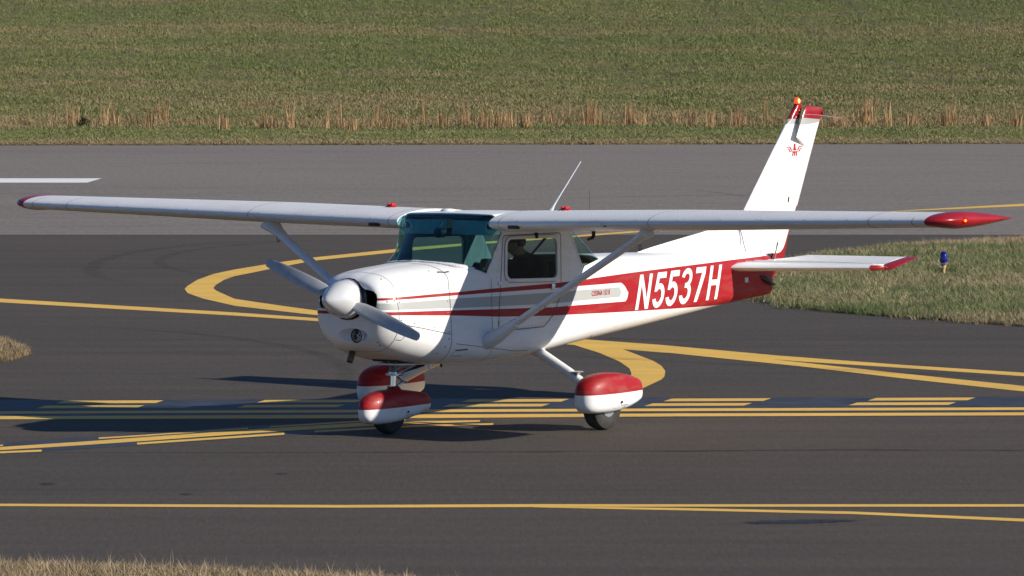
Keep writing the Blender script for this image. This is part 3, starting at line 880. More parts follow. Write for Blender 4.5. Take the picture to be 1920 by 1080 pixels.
# ------------------------------------------------------------------ taxiway edge light
lx, ly = MK['lamp'][0]
L = empty('taxiway_edge_light', (lx, ly, 0.0))
tag(L, 'blue domed taxiway edge light on a tan stake in the grass', 'edge light')
m_blue, nt, b = new_mat('cobalt_glass')
b.inputs['Base Color'].default_value = (0.008, 0.006, 0.16, 1); b.inputs['Roughness'].default_value = 0.08
b.inputs['Coat Weight'].default_value = 0.6
nt.links.new(ramp(nt, noise(nt, obj_coord(nt, (1, 1, 6)), 16, 2), [(0.3, (0.004, 0.003, 0.10)), (0.7, (0.014, 0.012, 0.24))]), b.inputs['Base Color'])
m_stake = plain('tan_stake_paint', (0.55, 0.36, 0.14), 0.6)
dome = [(0.157, 0.046), (0.19, 0.052), (0.20, 0.050), (0.215, 0.053), (0.225, 0.050), (0.25, 0.051), (0.275, 0.046), (0.295, 0.034), (0.306, 0.018), (0.309, 0.004)]
from_py('blue_dome', *lathe(dome, 28, 'z'), m_blue, L)
from_py('collar', *lathe([(0.140, 0.03), (0.144, 0.058), (0.157, 0.060), (0.160, 0.05)], 24, 'z'), m_alu, L)
for k in range(4):
    a = k * 1.57 + .6
    from_py('clamp_screw', *shift(lathe([(0.142, .006), (0.165, .006)], 8, 'z'), (math.cos(a) * .058, math.sin(a) * .058, 0)), m_alu, L)
from_py('socket', *lathe([(0.085, 0.030), (0.13, 0.036), (0.1405, 0.036)], 20, 'z'), m_stake, L)
from_py('stake', *lathe([(-0.05, 0.022), (0.0855, 0.022)], 14, 'z'), m_stake, L)
from_py('lock_bolt', *tube([(-.02, -.03, .105), (-.05, -.045, .105)], .008, 8), m_dkmetal, L)
# ------------------------------------------------------------------ the airplane
A = empty('airplane', (-0.874, 51.017, 0.0), (-0.0085738, -0.0138374, 0.9143163))
tag(A, 'white and red high wing propeller airplane taxiing across the hold lines', 'airplane')
# aircraft axes: x aft from the firewall, y to its right wing, z up from the ground

ST = [  # x, zb, zt, wb, wt, rbx, rbz, rtx, rtz
 (-0.805, .935, 1.275, .255, .235, .14, .10, .15, .07), (-0.795, .875, 1.315, .310, .285, .19, .17, .20, .10), (-0.775, .825, 1.340, .345, .318, .22, .22, .22, .125),
 (-0.735, .782, 1.362, .382, .350, .25, .26, .25, .15), (-0.68, .748, 1.380, .410, .373, .26, .28, .27, .165), (-0.60, .715, 1.397, .434, .395, .27, .28, .30, .17),
 (-0.42, .660, 1.415, .457, .42, .27, .26, .32, .17), (-0.20, .616, 1.428, .472, .435, .26, .24, .34, .16),
 (-0.02, .588, 1.436, .485, .455, .25, .22, .35, .14),
 (0.08, .582, 1.440, .492, .47, .24, .20, .36, .12), (0.15, .580, 1.447, .497, .48, .23, .19, .42, .10), (0.25, .577, 1.545, .505, .492, .22, .18, .46, .19),
 (0.35, .575, 1.655, .512, .500, .21, .17, .41, .305), (0.45, .574, 1.748, .520, .508, .20, .16, .315, .37), (0.52, .575, 1.800, .524, .513, .20, .16, .20, .22),
 (0.58, .576, 1.828, .526, .515, .20, .16, .09, .10),
 (0.66, .578, 1.834, .528, .515, .20, .15, .07, .08), (0.80, .580, 1.836, .530, .514, .20, .15, .09, .09),
 (1.10, .590, 1.830, .530, .515, .20, .15, .09, .09), (1.40, .612, 1.816, .527, .510, .20, .15, .09, .09), (1.60, .630, 1.775, .518, .500, .20, .15, .09, .09),
 (1.70, .638, 1.700, .511, .492, .20, .15, .10, .08), (1.80, .646, 1.625, .502, .484, .20, .15, .11, .075), (1.95, .657, 1.525, .488, .472, .20, .15, .12, .07),
 (2.10, .668, 1.430, .473, .458, .20, .15, .14, .07), (2.20, .674, 1.396, .463, .448, .20, .15, .16, .09), (2.35, .684, 1.386, .446, .43, .20, .15, .20, .12),
 (2.80, .713, 1.374, .395, .38, .19, .145, .22, .13), (3.40, .755, 1.352, .323, .31, .17, .13, .20, .12), (4.00, .798, 1.322, .248, .237, .14, .115, .16, .10),
 (4.45, .832, 1.298, .190, .182, .11, .10, .13, .09), (4.85, .855, 1.282, .137, .132, .085, .085, .10, .08), (5.15, .872, 1.262, .095, .09, .06, .07, .07, .07), (5.30, .882, 1.235, .060, .055, .04, .05, .045, .06), (5.335, .92, 1.19, .04, .035, .03, .03, .03, .03)]
ST = np.array(ST)
def section(x):
    zb, zt, wb, wt, rbx, rbz, rtx, rtz = [float(pchip(ST[:, 0], ST[:, k], [x])[0]) for k in range(1, 9)]
    pe = float(np.interp(x, [.05, .15, .25, .35, .45, .52, .60], [2, 1.7, 1.5, 1.6, 1.8, 1.9, 2]))
    h = []
    for i in range(6): h.append(((wb - rbx) * i / 6, zb))
    for i in range(9):
        a = math.pi / 2 * i / 9; h.append((wb - rbx + rbx * math.sin(a), zb + rbz - rbz * math.cos(a)))
    z0, z1 = zb + rbz, zt - rtz
    for i in range(14):
        t = i / 14; h.append((wb + (wt - wb) * t * t, z0 + (z1 - z0) * t))
    for i in range(12):
        a = math.pi / 2 * i / 12; h.append((wt - rtx + rtx * math.cos(a) ** (2 / pe), z1 + rtz * math.sin(a) ** (2 / pe)))
    for i in range(9): h.append(((wt - rtx) * (1 - i / 8), zt + 0.007 * math.sin(math.pi / 2 * i / 8)))
    full = [(x, y, z) for y, z in h] + [(x, -y, z) for y, z in h[-2:0:-1]]
    return full
def hull(x0, x1, step, extra=()):
    xs = sorted(set([round(q, 4) for q in np.arange(x0, x1 + 1e-6, step)] + [x0, x1] + list(extra)))
    return loft([section(q) for q in xs], False, False)

XC = -0.015        # cowling / cabin joint
fv, ff = merge(hull(-0.805, XC, 0.025, (-0.80, -0.795, -.785)), hull(XC, 0.9, 0.025), hull(0.9, 1.55, 0.05), hull(1.55, 2.4, 0.03), hull(2.4, 5.335, 0.07, (5.315,)))
HULL = mesh_bvh(fv, ff)
def on_side(x, z, s, off=0.002):
    """point on the fuselage flank seen from side s (-1 left, +1 right)"""
    h = HULL.ray_cast(Vector((x, s * 3, z)), Vector((0, -s, 0)))
    p, nn = h[0], h[1]
    if p is None: return Vector((x, 0, z))
    if nn.y * s < 0: nn = -nn
    return p + nn * off

def cut_out(bm, poly, ys=0):
    """cut a convex outline (x, z) through the skin; returns the faces inside it"""
    P = np.array(poly); lo, hi = P.min(0) - .02, P.max(0) + .02
    if sum(poly[i][0] * poly[(i + 1) % len(poly)][1] - poly[(i + 1) % len(poly)][0] * poly[i][1] for i in range(len(poly))) < 0: poly = poly[::-1]
    def near(f):
        if ys and f.calc_center_median().y * ys < 0.02: return False
        x = [v.co.x for v in f.verts]; z = [v.co.z for v in f.verts]
        return max(x) > lo[0] and min(x) < hi[0] and max(z) > lo[1] and min(z) < hi[1]
    fs = [f for f in bm.faces if near(f)]
    n = len(poly)
    for i in range(n):
        p, q = poly[i], poly[(i + 1) % n]
        d = Vector((q[0] - p[0], 0, q[1] - p[1]))
        if d.length < 1e-6: continue
        no = Vector((d.z, 0, -d.x)).normalized()
        geom = set(fs)
        for f in fs: geom.update(f.edges); geom.update(f.verts)
        ret = bmesh.ops.bisect_plane(bm, geom=list(geom), dist=1e-6, plane_co=(p[0], 0, p[1]), plane_no=no)
        fs = [g for g in ret['geom'] if isinstance(g, bmesh.types.BMFace) and g.is_valid and near(g)]
    ins = []
    for f in fs:
        c = f.calc_center_median(); ok = True
        for i in range(n):
            p, q = poly[i], poly[(i + 1) % n]
            if (q[0] - p[0]) * (c.z - p[1]) - (q[1] - p[1]) * (c.x - p[0]) < -1e-7: ok = False; break
        if ok: ins.append(f)
    return ins
def take(bm, faces):
    """move faces into a bmesh of their own"""
    nb = bmesh.new(); mp = {}
    for f in faces:
        vs = []
        for v in f.verts:
            if v not in mp: mp[v] = nb.verts.new(v.co)
            vs.append(mp[v])
        try: nb.faces.new(vs)
        except ValueError: pass
    bmesh.ops.delete(bm, geom=faces, context='FACES')
    nb.normal_update()
    return nb
def rounded(corners, rad, seg=4):
    out = []; n = len(corners)
    for i in range(n):
        p0, p, p1 = (Vector(corners[(i + k) % n]) for k in (-1, 0, 1))
        a, b_ = (p0 - p).normalized(), (p1 - p).normalized()
        half = math.acos(max(-1, min(1, a.dot(b_)))) / 2
        d = rad / math.tan(half)
        c = p + (a + b_).normalized() * (rad / math.sin(half))
        s, e = p + a * d - c, p + b_ * d - c
        a0, a1 = math.atan2(s.y, s.x), math.atan2(e.y, e.x)
        while a1 - a0 > math.pi: a1 -= 2 * math.pi
        while a1 - a0 < -math.pi: a1 += 2 * math.pi
        for k in range(seg + 1):
            t = a0 + (a1 - a0) * k / seg
            out.append((c.x + math.cos(t) * rad, c.y + math.sin(t) * rad))
    return out
def solid(o, th, rim=True):
    md = o.modifiers.new('skin', 'SOLIDIFY'); md.thickness = th; md.offset = -1; md.material_offset = 1; md.material_offset_rim = 0
    return o

# --- fuselage skin with its openings
cab = merge(hull(XC, 0.9, 0.025), hull(0.9, 1.55, 0.05), hull(1.55, 2.4, 0.03), hull(2.4, 5.335, 0.07, (5.315,)))
me = bpy.data.meshes.new('tmp'); me.from_pydata([tuple(p) for p in cab[0]], [], cab[1])
bm = bmesh.new(); bm.from_mesh(me)
bmesh.ops.remove_doubles(bm, verts=bm.verts, dist=1e-5)
bmesh.ops.holes_fill(bm, edges=[e for e in bm.edges if e.is_boundary and all(v.co.x > 5.3 for v in e.verts)], sides=200)
bmesh.ops.recalc_face_normals(bm, faces=bm.faces)
WS = [(.118, 1.449), (.452, 1.336), (.655, 1.675), (.585, 1.90), (.09, 1.90)]
RW = [(1.672, 1.605), (1.835, 1.318), (2.150, 1.378), (2.150, 1.436), (1.70, 1.745), (1.68, 1.72)]
DOOR = rounded([(.575, .838), (1.215, .838), (1.345, .925), (1.475, 1.10), (1.500, 1.635), (.672, 1.648)], 0.03, 2)
HOLE = rounded([(.706, 1.278), (1.420, 1.250), (1.430, 1.594), (.727, 1.612)], 0.055, 4)
RIMO = rounded([(.672, 1.246), (1.452, 1.216), (1.462, 1.622), (.697, 1.640)], 0.08, 4)
ws_bm = take(bm, cut_out(bm, WS))
rw_bm = take(bm, cut_out(bm, RW))
doors = {}
for s in (-1, 1):
    d = take(bm, cut_out(bm, DOOR, s))
    pane = take(d, cut_out(d, HOLE, s))
    doors[s] = (d, pane)
fus = solid(obj('fuselage', bm, (m_fus, m_inner), A, angle=60), 0.012)
obj('windshield', ws_bm, m_ws, A)
rear = obj('rear_window', rw_bm, m_glass, A)

def ring_strip(inner, outer, s, off):
    n = len(inner); v = [on_side(x, z, s, off) for x, z in inner] + [on_side(x, z, s, off) for x, z in outer]
    return v, [(i, (i + 1) % n, n + (i + 1) % n, n + i) for i in range(n)]
def ribbon(pts, w, s, off=0.0016, sub=0.04):
    """thin line laid on the flank along (x, z) points"""
    Q = []
    for a, b_ in zip(pts, pts[1:]):
        a, b_ = Vector(a), Vector(b_); k = max(1, int((b_ - a).length / sub))
        Q += [a + (b_ - a) * i / k for i in range(k)]
    Q.append(Vector(pts[-1]))
    v = []
    for i, p in enumerate(Q):
        t = (Q[min(i + 1, len(Q) - 1)] - Q[max(i - 1, 0)]).normalized(); nrm = Vector((-t.y, t.x)) * w / 2
        v += [on_side(p.x + nrm.x, p.y + nrm.y, s, off), on_side(p.x - nrm.x, p.y - nrm.y, s, off)]
    return v, [(2 * i, 2 * i + 1, 2 * i + 3, 2 * i + 2) for i in range(len(Q) - 1)]
def close(L): return list(L) + [L[0]]

for s in (-1, 1):
    dbm, pbm = doors[s]
    d = solid(obj('door', dbm, (m_fus, m_inner), A, angle=60), 0.012)
    obj('window_pane', pbm, m_glass, d)
    fr = from_py('window_frame', *ring_strip(HOLE, RIMO, s, 0.006), m_white, d)
    fixn(fr); md = fr.modifiers.new('skin', 'SOLIDIFY'); md.thickness = 0.006; md.offset = 0
    from_py('window_seal', *ribbon(close(RIMO), 0.006, s, 0.0035, 0.03), m_dark, d)
    from_py('door_seam', *ribbon(close(DOOR), 0.006, s), m_gap, d)
    for hx, hz in ((.60, 1.245), (.60, .905)):
        c = on_side(hx + .05, hz, s, 0.006)
        from_py('hinge', *box(c, (.13, .012, .032), bev=.004), m_white, d)
    c = on_side(1.352, 1.175, s, 0.008)
    from_py('door_handle', *box(c, (.045, .018, .055), bev=.006), m_alu, d)
    c = on_side(1.13, 1.628, s, 0.012)
    from_py('window_latch', *box(c, (.02, .03, .05), bev=.004), m_black, d)

# --- airframe seams, small panels and rivets
def hoop(x, w, out=0.0018, zlim=None):
    a, b_ = section(x - w / 2), section(x + w / 2); n = len(a); v = []
    c = Vector((x, 0, 1.1))
    for r_ in (a, b_):
        for p in r_:
            p = Vector(p); d = Vector((0, p.y, p.z - 1.05)).normalized(); v.append(p + d * out)
    f = [(i, (i + 1) % n, n + (i + 1) % n, n + i) for i in range(n)]
    if zlim: f = [q for q in f if zlim[0] < (v[q[0]].z + v[q[1]].z) / 2 < zlim[1]]
    used = sorted({i for q in f for i in q}); mp = {i: k for k, i in enumerate(used)}
    return [v[i] for i in used], [tuple(mp[i] for i in q) for q in f]
for x in (.50,):
    zl = (0, 1.30) if x == .50 else None
    from_py('skin_seam', *hoop(x, .0035, zlim=zl), m_gap if x == .5 else m_white, fus)
for s in (-1, 1):
    from_py('skin_seam', *ribbon([(.05, .762), (.45, .705)], .005, s), m_gap, fus)
    from_py('skin_seam', *ribbon([(.50, .70), (.80, .655), (1.05, .642)], .004, s), m_gap, fus)
    from_py('access_panel', *ribbon([(.055, .705), (.20, .705)], .012, s), m_gap, fus); from_py('access_panel_edge', *ribbon([(.05, .696), (.03, .660), (.165, .652)], .004, s), m_gap, fus)
    from_py('door_latch', *merge(ribbon([(-.07, 1.368), (-.055, 1.372), (.0, 1.366), (.045, 1.371)], .010, s, .004)), m_gap, fus)
def rivets(name, pts, r, parent, mat=m_rivet):
    """pts: list of (position, normal)"""
    v, f = [], []
    for p, nn in pts:
        nn = nn.normalized(); t = nn.orthogonal().normalized(); b_ = nn.cross(t); k = len(v)
        for q in range(6):
            a = q * math.pi / 3; v.append(p + (t * math.cos(a) + b_ * math.sin(a)) * r)
        v.append(p + nn * r * .7)
        f += [(k + q, k + (q + 1) % 6, k + 6) for q in range(6)]
    o = from_py(name, v, f, mat, parent); o['kind'] = 'stuff'
    return o
def flank_rivets(pts, step, s):
    out = []
    for a, b_ in zip(pts, pts[1:]):
        a, b_ = Vector(a), Vector(b_); k = int((b_ - a).length / step)
        for i in range(k):
            p = a + (b_ - a) * i / k
            h = HULL.ray_cast(Vector((p.x, s * 3, p.y)), Vector((0, -s, 0)))
            if h[0]: nn = h[1] if h[1].y * s > 0 else -h[1]; out.append((h[0], nn))
    return out
for s in (-1, 1):
    pts = flank_rivets([(1.3, .70), (2.2, .725), (3.1, .775), (4.0, .825)], .045, s) + flank_rivets([(.52, .72), (1.3, .74), (2.2, .80), (3.0, .85)], .06, s)
    pts += flank_rivets([(2.9, 1.30), (3.9, 1.285), (4.6, 1.265)], .07, s) + flank_rivets([(.10, 1.40), (.30, 1.355), (.44, 1.315)], .035, s)
    for xr in (2.22, 2.63, 3.05, 3.45, 3.85, 4.2):
        zlo = .70 + (xr - 2.2) * .06; pts += flank_rivets([(xr, zlo + .02), (xr, 1.36 - (xr - 2.2) * .03)], .05, s)
    rivets('rivets', pts, .0042, fus, m_fus)
    rivets('fasteners', flank_rivets([(.57, 1.30), (.63, 1.50)], .05, s) + flank_rivets([(1.55, .95), (1.66, 1.55)], .05, s) + flank_rivets([(1.0, .86), (1.45, .90)], .05, s), .004, fus, m_gap)
# windshield base strip
base = []
for i in range(31):
    t = -1 + 2 * i / 30
    base.append(t)
def ws_edge(y):
    """x of the windshield's lower edge at y"""
    for q in np.linspace(.10, .47, 75):
        h = HULL.ray_cast(Vector((q, y, 3)), Vector((0, 0, -1)))
        if h[0] is not None and h[0].z > 1.449 - (q - .118) * (1.449 - 1.336) / (.452 - .118) - 0.0005: return q, h[0]
    return .452, on_side(.452, 1.336, -1 if y < 0 else 1, 0)
v = []
for y in np.linspace(-.487, .487, 41):
    q, p = ws_edge(y)
    h2 = HULL.ray_cast(Vector((q - .045, y, 3)), Vector((0, 0, -1)))[0] or p
    v += [Vector((p.x + .004, p.y, p.z + .006)), Vector((h2.x, h2.y, h2.z + .006))]
st = from_py('windshield_fairing', v, [(2 * i, 2 * i + 1, 2 * i + 3, 2 * i + 2) for i in range(40)], m_white, fus); fixn(st)
md = st.modifiers.new('skin', 'SOLIDIFY'); md.thickness = .007; md.offset = 0
rivets('fairing_screws', [((v[2 * i + 1] * .7 + v[2 * i] * .3) + Vector((0, 0, .003)), Vector((-.2, v[2 * i].y * .6, 1))) for i in range(1, 40)], .0045, fus, m_gap)
# door post trim strips along the windshield's rear edge
for s in (-1, 1):
    o = from_py('windshield_post', *ribbon([(.462, 1.336), (.664, 1.672)], .022, s, .005, .03), m_white, fus)
    o = from_py('rear_window_trim', *ribbon([(1.665, 1.61), (1.832, 1.312), (2.155, 1.372)], .014, s, .004, .03), m_white, fus)

# --- registration and badge
def outline_arc(cx, cy, rx, ry, a0, a1, n=10): return [(cx + rx * math.cos(R(a0 + (a1 - a0) * i / n)), cy + ry * math.sin(R(a0 + (a1 - a0) * i / n))) for i in range(n + 1)]
t_ = .052                      # stroke
def L_N(w=.225, h=.305): return [(0, 0), (t_, 0), (t_, h * .72), (w - t_ * 1.05, 0), (w, 0), (w, h), (w - t_, h), (w - t_, h * .30), (t_ * 1.05, h), (0, h)]
def L_H(w=.21, h=.305): return [(0, 0), (t_, 0), (t_, h * .42), (w - t_, h * .42), (w - t_, 0), (w, 0), (w, h), (w - t_, h), (w - t_, h * .42 + .05), (t_, h * .42 + .05), (t_, h), (0, h)]
def L_7(w=.18, h=.305): return [(.035, 0), (.092, 0), (w, h - .062), (w, h), (0, h), (0, h - .05), (w - .065, h - .05)]
def L_5(w=.19, h=.305):
    o = outline_arc(.088, .100, .100, .106, 205, 480, 20)            # outer bowl
    i = outline_arc(.088, .100, .048, .056, 480, 205, 16)[::-1][::-1]
    pts = [(-.006 + .0, .080)] + [q for q in outline_arc(.088, .102, .102, .107, 200, 470, 20)]
    pts = outline_arc(.088, .102, .102, .107, 196, 462, 22)            # from lower left round to the top of the bowl
    pts += [(.060, .192), (.066, h - .052), (.185, h - .052), (.185, h), (.022, h), (.004, .140), (.050, .140)]
    pts += outline_arc(.088, .102, .050, .058, 126, -156, 18)
    return pts
def L_3(w=.19, h=.305):
    pts = outline_arc(.088, .094, .102, .099, 192, 400, 18)           # lower bowl outer, from lower left
    pts += [(.150, .166)]
    pts += outline_arc(.088, .226, .096, .085, -38, 172, 16)          # upper bowl outer
    pts += outline_arc(.088, .224, .046, .040, 172, -60, 12)          # upper bowl inner
    pts += [(.085, .181), (.066, .181), (.066, .139), (.090, .139)]
    pts += outline_arc(.088, .093, .050, .050, 62, -160, 14)
    return pts
def flat_letters(polys):
    bm = bmesh.new()
    for P in polys:
        vs = [bm.verts.new((x, 0, z)) for x, z in P]
        f = bm.faces.new(vs)
        f.normal_update()
        bmesh.ops.triangulate(bm, faces=[f], ngon_method='EAR_CLIP')
    return bm
def conform(bm, s, off, step=.03, bvh=None):
    xs = [v.co.x for v in bm.verts]; zs = [v.co.z for v in bm.verts]
    for ax, lo, hi in ((0, min(xs), max(xs)), (2, min(zs), max(zs))):
        q = lo + step
        while q < hi:
            co = [0, 0, 0]; co[ax] = q; no = [0, 0, 0]; no[ax] = 1
            bmesh.ops.bisect_plane(bm, geom=list(bm.verts) + list(bm.edges) + list(bm.faces), plane_co=co, plane_no=no, dist=1e-5)
            q += step
    for v in bm.verts:
        if bvh:
            h = bvh.ray_cast(Vector((v.co.x, s * 3, v.co.z)), Vector((0, -s, 0)))
            v.co.y = (h[0].y if h[0] else 0) + s * off
        else: v.co = on_side(v.co.x, v.co.z, s, off)
    bmesh.ops.recalc_face_normals(bm, faces=bm.faces)
    for f in bm.faces:
        f.normal_update()
        if f.normal.y * s < 0: f.normal_flip()
    return bm
ITAL = .39
def reg_x(s):
    # the same order of letters read left to right on either flank
    return None
SEQ = [(L_N, 2.70), (L_5, 2.995), (L_5, 3.232), (L_3, 3.478), (L_7, 3.722), (L_H, 3.985)]
for s in (-1, 1):
    for fn, x in SEQ:
        P = fn()
        if s < 0: Q = [(x + px + ITAL * pz, .891 + pz + .0045 * (x - 2.7) / .6 * 1.0) for px, pz in P]
        else:
            xm = 2.70 + 4.36 - x                                   # mirrored placement for the far flank
            Q = [(xm - px - ITAL * pz * .0 - .0, .893 + pz) for px, pz in P][::-1]
        o = obj('registration_letter', conform(flat_letters([Q]), s, .0025), m_letter, fus, smooth=True, angle=60)

def text_mesh(body, height, width, bold=0.0):
    cu = bpy.data.curves.new('lettering', 'FONT'); cu.body = body; cu.size = 1.0; cu.offset = bold; cu.resolution_u = 3
    o = bpy.data.objects.new('lettering', cu); COL.objects.link(o)
    dg = bpy.context.evaluated_depsgraph_get()
    me = bpy.data.meshes.new_from_object(o.evaluated_get(dg))
    bpy.data.objects.remove(o); bpy.data.curves.remove(cu)
    bm = bmesh.new(); bm.from_mesh(me); bpy.data.meshes.remove(me)
    xs = [v.co.x for v in bm.verts]; ys = [v.co.y for v in bm.verts]
    sx, sy = width / (max(xs) - min(xs)), height / (max(ys) - min(ys))
    x0, y0 = min(xs), min(ys)
    for v in bm.verts: v.co = Vector(((v.co.x - x0) * sx, 0, (v.co.y - y0) * sy))
    return bm
bm = text_mesh('CESSNA 152 II', .044, .305, .006)
for v in bm.verts: v.co = Vector((1.965 + v.co.x + .15 * v.co.z, 0, 1.0585 + v.co.z - .010 * v.co.x))
obj('nameplate_lettering', conform(bm, -1, .003, .08), m_redvinyl, fus, smooth=False)['kind'] = 'stuff'

# --- cowling
cw = hull(-0.805, XC, 0.02, (-0.80, -0.795, -.79, -.78))
bm = bmesh.new(); me = bpy.data.meshes.new('tmp2'); me.from_pydata([tuple(p) for p in cw[0]], [], cw[1]); bm.from_mesh(me)
bmesh.ops.remove_doubles(bm, verts=bm.verts, dist=1e-6)
bmesh.ops.holes_fill(bm, edges=[e for e in bm.edges if e.is_boundary], sides=300)
bmesh.ops.recalc_face_normals(bm, faces=bm.faces)
cowl = obj('engine_cowling', bm, (m_fus, m_inlet), A, angle=50)
# cutter: both air inlets joined by the round opening for the spinner
half = [(0, 1.352), (.06, 1.344), (.115, 1.318), (.155, 1.283), (.19, 1.262), (.235, 1.256), (.275, 1.246), (.298, 1.222), (.306, 1.185), (.303, 1.135), (.288, 1.104), (.245, 1.092), (.18, 1.086), (.15, 1.062), (.11, 1.030), (.06, 1.010), (0, 1.004)]
ring = [(y, z) for y, z in half] + [(-y, z) for y, z in half[-2:0:-1]]
cv, cf = loft([[(-1.2, y * 1.05, 1.18 + (z - 1.18) * 1.05) for y, z in ring], [(-.80, y * 1.02, 1.18 + (z - 1.18) * 1.02) for y, z in ring], [(-.60, y * .97, 1.18 + (z - 1.18) * .95) for y, z in ring]])
cut = from_py('tmp_cut', cv, cf, m_inlet, A); fixn(cut)
lc_c = Vector((-.80, -.05, .872))
sv, sf = lathe([(-1, .02), (-.9, .43), (-.7, .71), (-.4, .92), (0, 1), (.4, .92), (.7, .71), (.9, .43), (1, .02)], 28, 'x')
cut2 = from_py('tmp_cut2', [(p[0] * .085 + lc_c.x, p[1] * .155 + lc_c.y, p[2] * .062 + lc_c.z) for p in sv], sf, m_fus, A); fixn(cut2)
for c in (cut, cut2):
    md = cowl.modifiers.new('cut', 'BOOLEAN'); md.operation = 'DIFFERENCE'; md.object = c; md.solver = 'EXACT'; md.material_mode = 'TRANSFER'
bpy.context.view_layer.update()
dg = bpy.context.evaluated_depsgraph_get()
nm = bpy.data.meshes.new_from_object(cowl.evaluated_get(dg))
cowl.modifiers.clear(); cowl.data = nm
nm.polygons.foreach_set('use_smooth', [True] * len(nm.polygons)); nm.set_sharp_from_angle(angle=R(50))
for c in (cut, cut2): bpy.data.objects.remove(c)
for x, w, mt in ((-.64, .004, m_gap), (XC, .004, m_gap)):
    from_py('cowl_seam', *hoop(x, w, .0012), mt, cowl)
for s in (-1, 1):
    from_py('cowl_seam', *ribbon([(-.63, .968), (-.32, .908), (-.02, .846)], .006, s), m_gap, cowl)
    from_py('cowl_flap_door', *merge(ribbon([(-.507, .942), (-.56, .855), (-.58, .828)], .005, s), ribbon([(-.58, .828), (-.63, .836)], .005, s)), m_gap, cowl)
    pts = []
    for x, z in [(-.665, 1.165), (-.62, 1.15), (-.62, 1.00), (-.47, .965), (-.22, .915), (-.04, .868), (-.045, .81), (-.075, .745), (-.13, .69), (-.04, 1.13), (-.045, 1.03), (-.13, 1.385), (-.68, 1.345), (-.73, 1.16), (-.70, .79), (-.73, .815)]:
        h = HULL.ray_cast(Vector((x, s * 3, z)), Vector((0, -s, 0)))
        if h[0]: pts.append((h[0], h[1] if h[1].y * s > 0 else -h[1]))
    rivets('cowl_fasteners', pts, .008, cowl, m_dkmetal)
# cylinder fins seen in the inlets
for s in (-1, 1):
    fins = merge(*[box((-.64, s * .235, 1.11 + k * .018), (.05, .13, .005)) for k in range(7)])
    from_py('cylinder_fins', *fins, m_dkmetal, cowl)
# landing light in its scoop
lit = empty('landing_light', (0, 0, 0)); lit.parent = A
ln = lathe([(.02, .066), (-.012, .068), (-.018, .062), (-.010, .052), (.0, .049)], 24, 'x', False)
o = from_py('light_bezel', *shift(ln, (-.752, -.065, .868)), m_white, lit)
from_py('reflector', *shift(lathe([(-.002, .050), (.016, .044), (.034, .026), (.04, .002)], 24, 'x', False), (-.752, -.065, .868)), m_dkmetal, lit)
from_py('bulb_holder', *shift(lathe([(.0, .012), (.03, .014)], 12, 'x'), (-.752, -.065, .868)), m_chrome, lit)
from_py('lamp_gasket', *shift(lathe([(-.0165, .063), (-.0195, .056), (-.012, .049)], 28, 'x', False), (-.752, -.065, .868)), m_black, lit)
from_py('lens', *shift(lathe([(-.010, .052), (-.018, .035), (-.021, .003)], 24, 'x', False), (-.752, -.065, .868)), m_lens, lit)
# exhaust
from_py('exhaust_pipe', *tube([(-.57, .10, .82), (-.61, .10, .745), (-.665, .10, .635)], .028, 16, cap=False), m_exh, A)
o = A.children[-1]; md = o.modifiers.new('wall', 'SOLIDIFY'); md.thickness = .003
from_py('cowl_outlet_lip', *box((-.10, 0, .588), (.40, .28, .014), (0, R(2.5), 0), .006), m_white, A)
from_py('breather_pipe', *tube([(-.02, -.25, .62), (-.02, -.25, .545)], .010, 8), m_white, A)
from_py('fuel_drain', *tube([(.20, -.20, .59), (.20, -.20, .545)], .009, 8), m_dark, A)

# --- spinner and propeller
spz = 1.18
prof = [(-1.108, .002), (-1.104, .018), (-1.09, .038), (-1.06, .066), (-1.02, .097), (-.98, .122), (-.94, .141), (-.915, .149), (-.905, .1515), (-.86, .158), (-.815, .162), (-.810, .158), (-.808, .02)]
prop = empty('propeller', (0, 0, 0)); prop.parent = A
spin = from_py('spinner', *shift(lathe(prof, 48, 'x'), (0, 0, spz)), m_spin, prop, angle=30)
from_py('spinner_screw', *shift(lathe([(-1.112, .004), (-1.106, .016)], 10, 'x'), (0, 0, spz)), m_alu, prop)
from_py('backplate', *shift(lathe([(-.812, .166), (-.800, .168), (-.78, .165), (-.76, .13), (-.74, .10)], 40, 'x'), (0, 0, spz)), m_alu, prop)
from_py('starter_ring', *shift(lathe([(-.775, .150), (-.755, .172), (-.74, .172), (-.735, .12)], 40, 'x'), (0, 0, spz)), m_dkmetal, prop)
BA = math.radians(20.0)
def blade(side):
    rings = []
    for rr, ch, th, tw in [(.05, .08, .05, 48), (.15, .085, .042, 44), (.22, .115, .032, 40), (.32, .122, .022, 33), (.45, .120, .017, 26), (.60, .110, .013, 20), (.72, .098, .010, 17), (.82, .080, .007, 15), (.86, .07, .006, 14), (.876, .03, .004, 14)]:
        ring = []
        a = R(tw)
        for k in range(16):
            t = 2 * math.pi * k / 16
            c = math.cos(t) * ch / 2; h = math.sin(t) * th / 2 * (1.0 if math.cos(t) < 0 else 0.75)
            # chord direction lies between the disc plane and the flight axis
            u = c * math.cos(a) - h * math.sin(a)       # in the disc, across the blade
            w = c * math.sin(a) + h * math.cos(a)       # along x
            ring.append((-.872 + w * side * 1.0, (math.cos(BA) * rr - math.sin(BA) * u) * side, spz + (math.sin(BA) * rr + math.cos(BA) * u) * side))
        rings.append(ring)
    return loft(rings)
for s in (1, -1):
    bl = from_py('propeller_blade', *blade(s), m_prop, prop); fixn(bl)

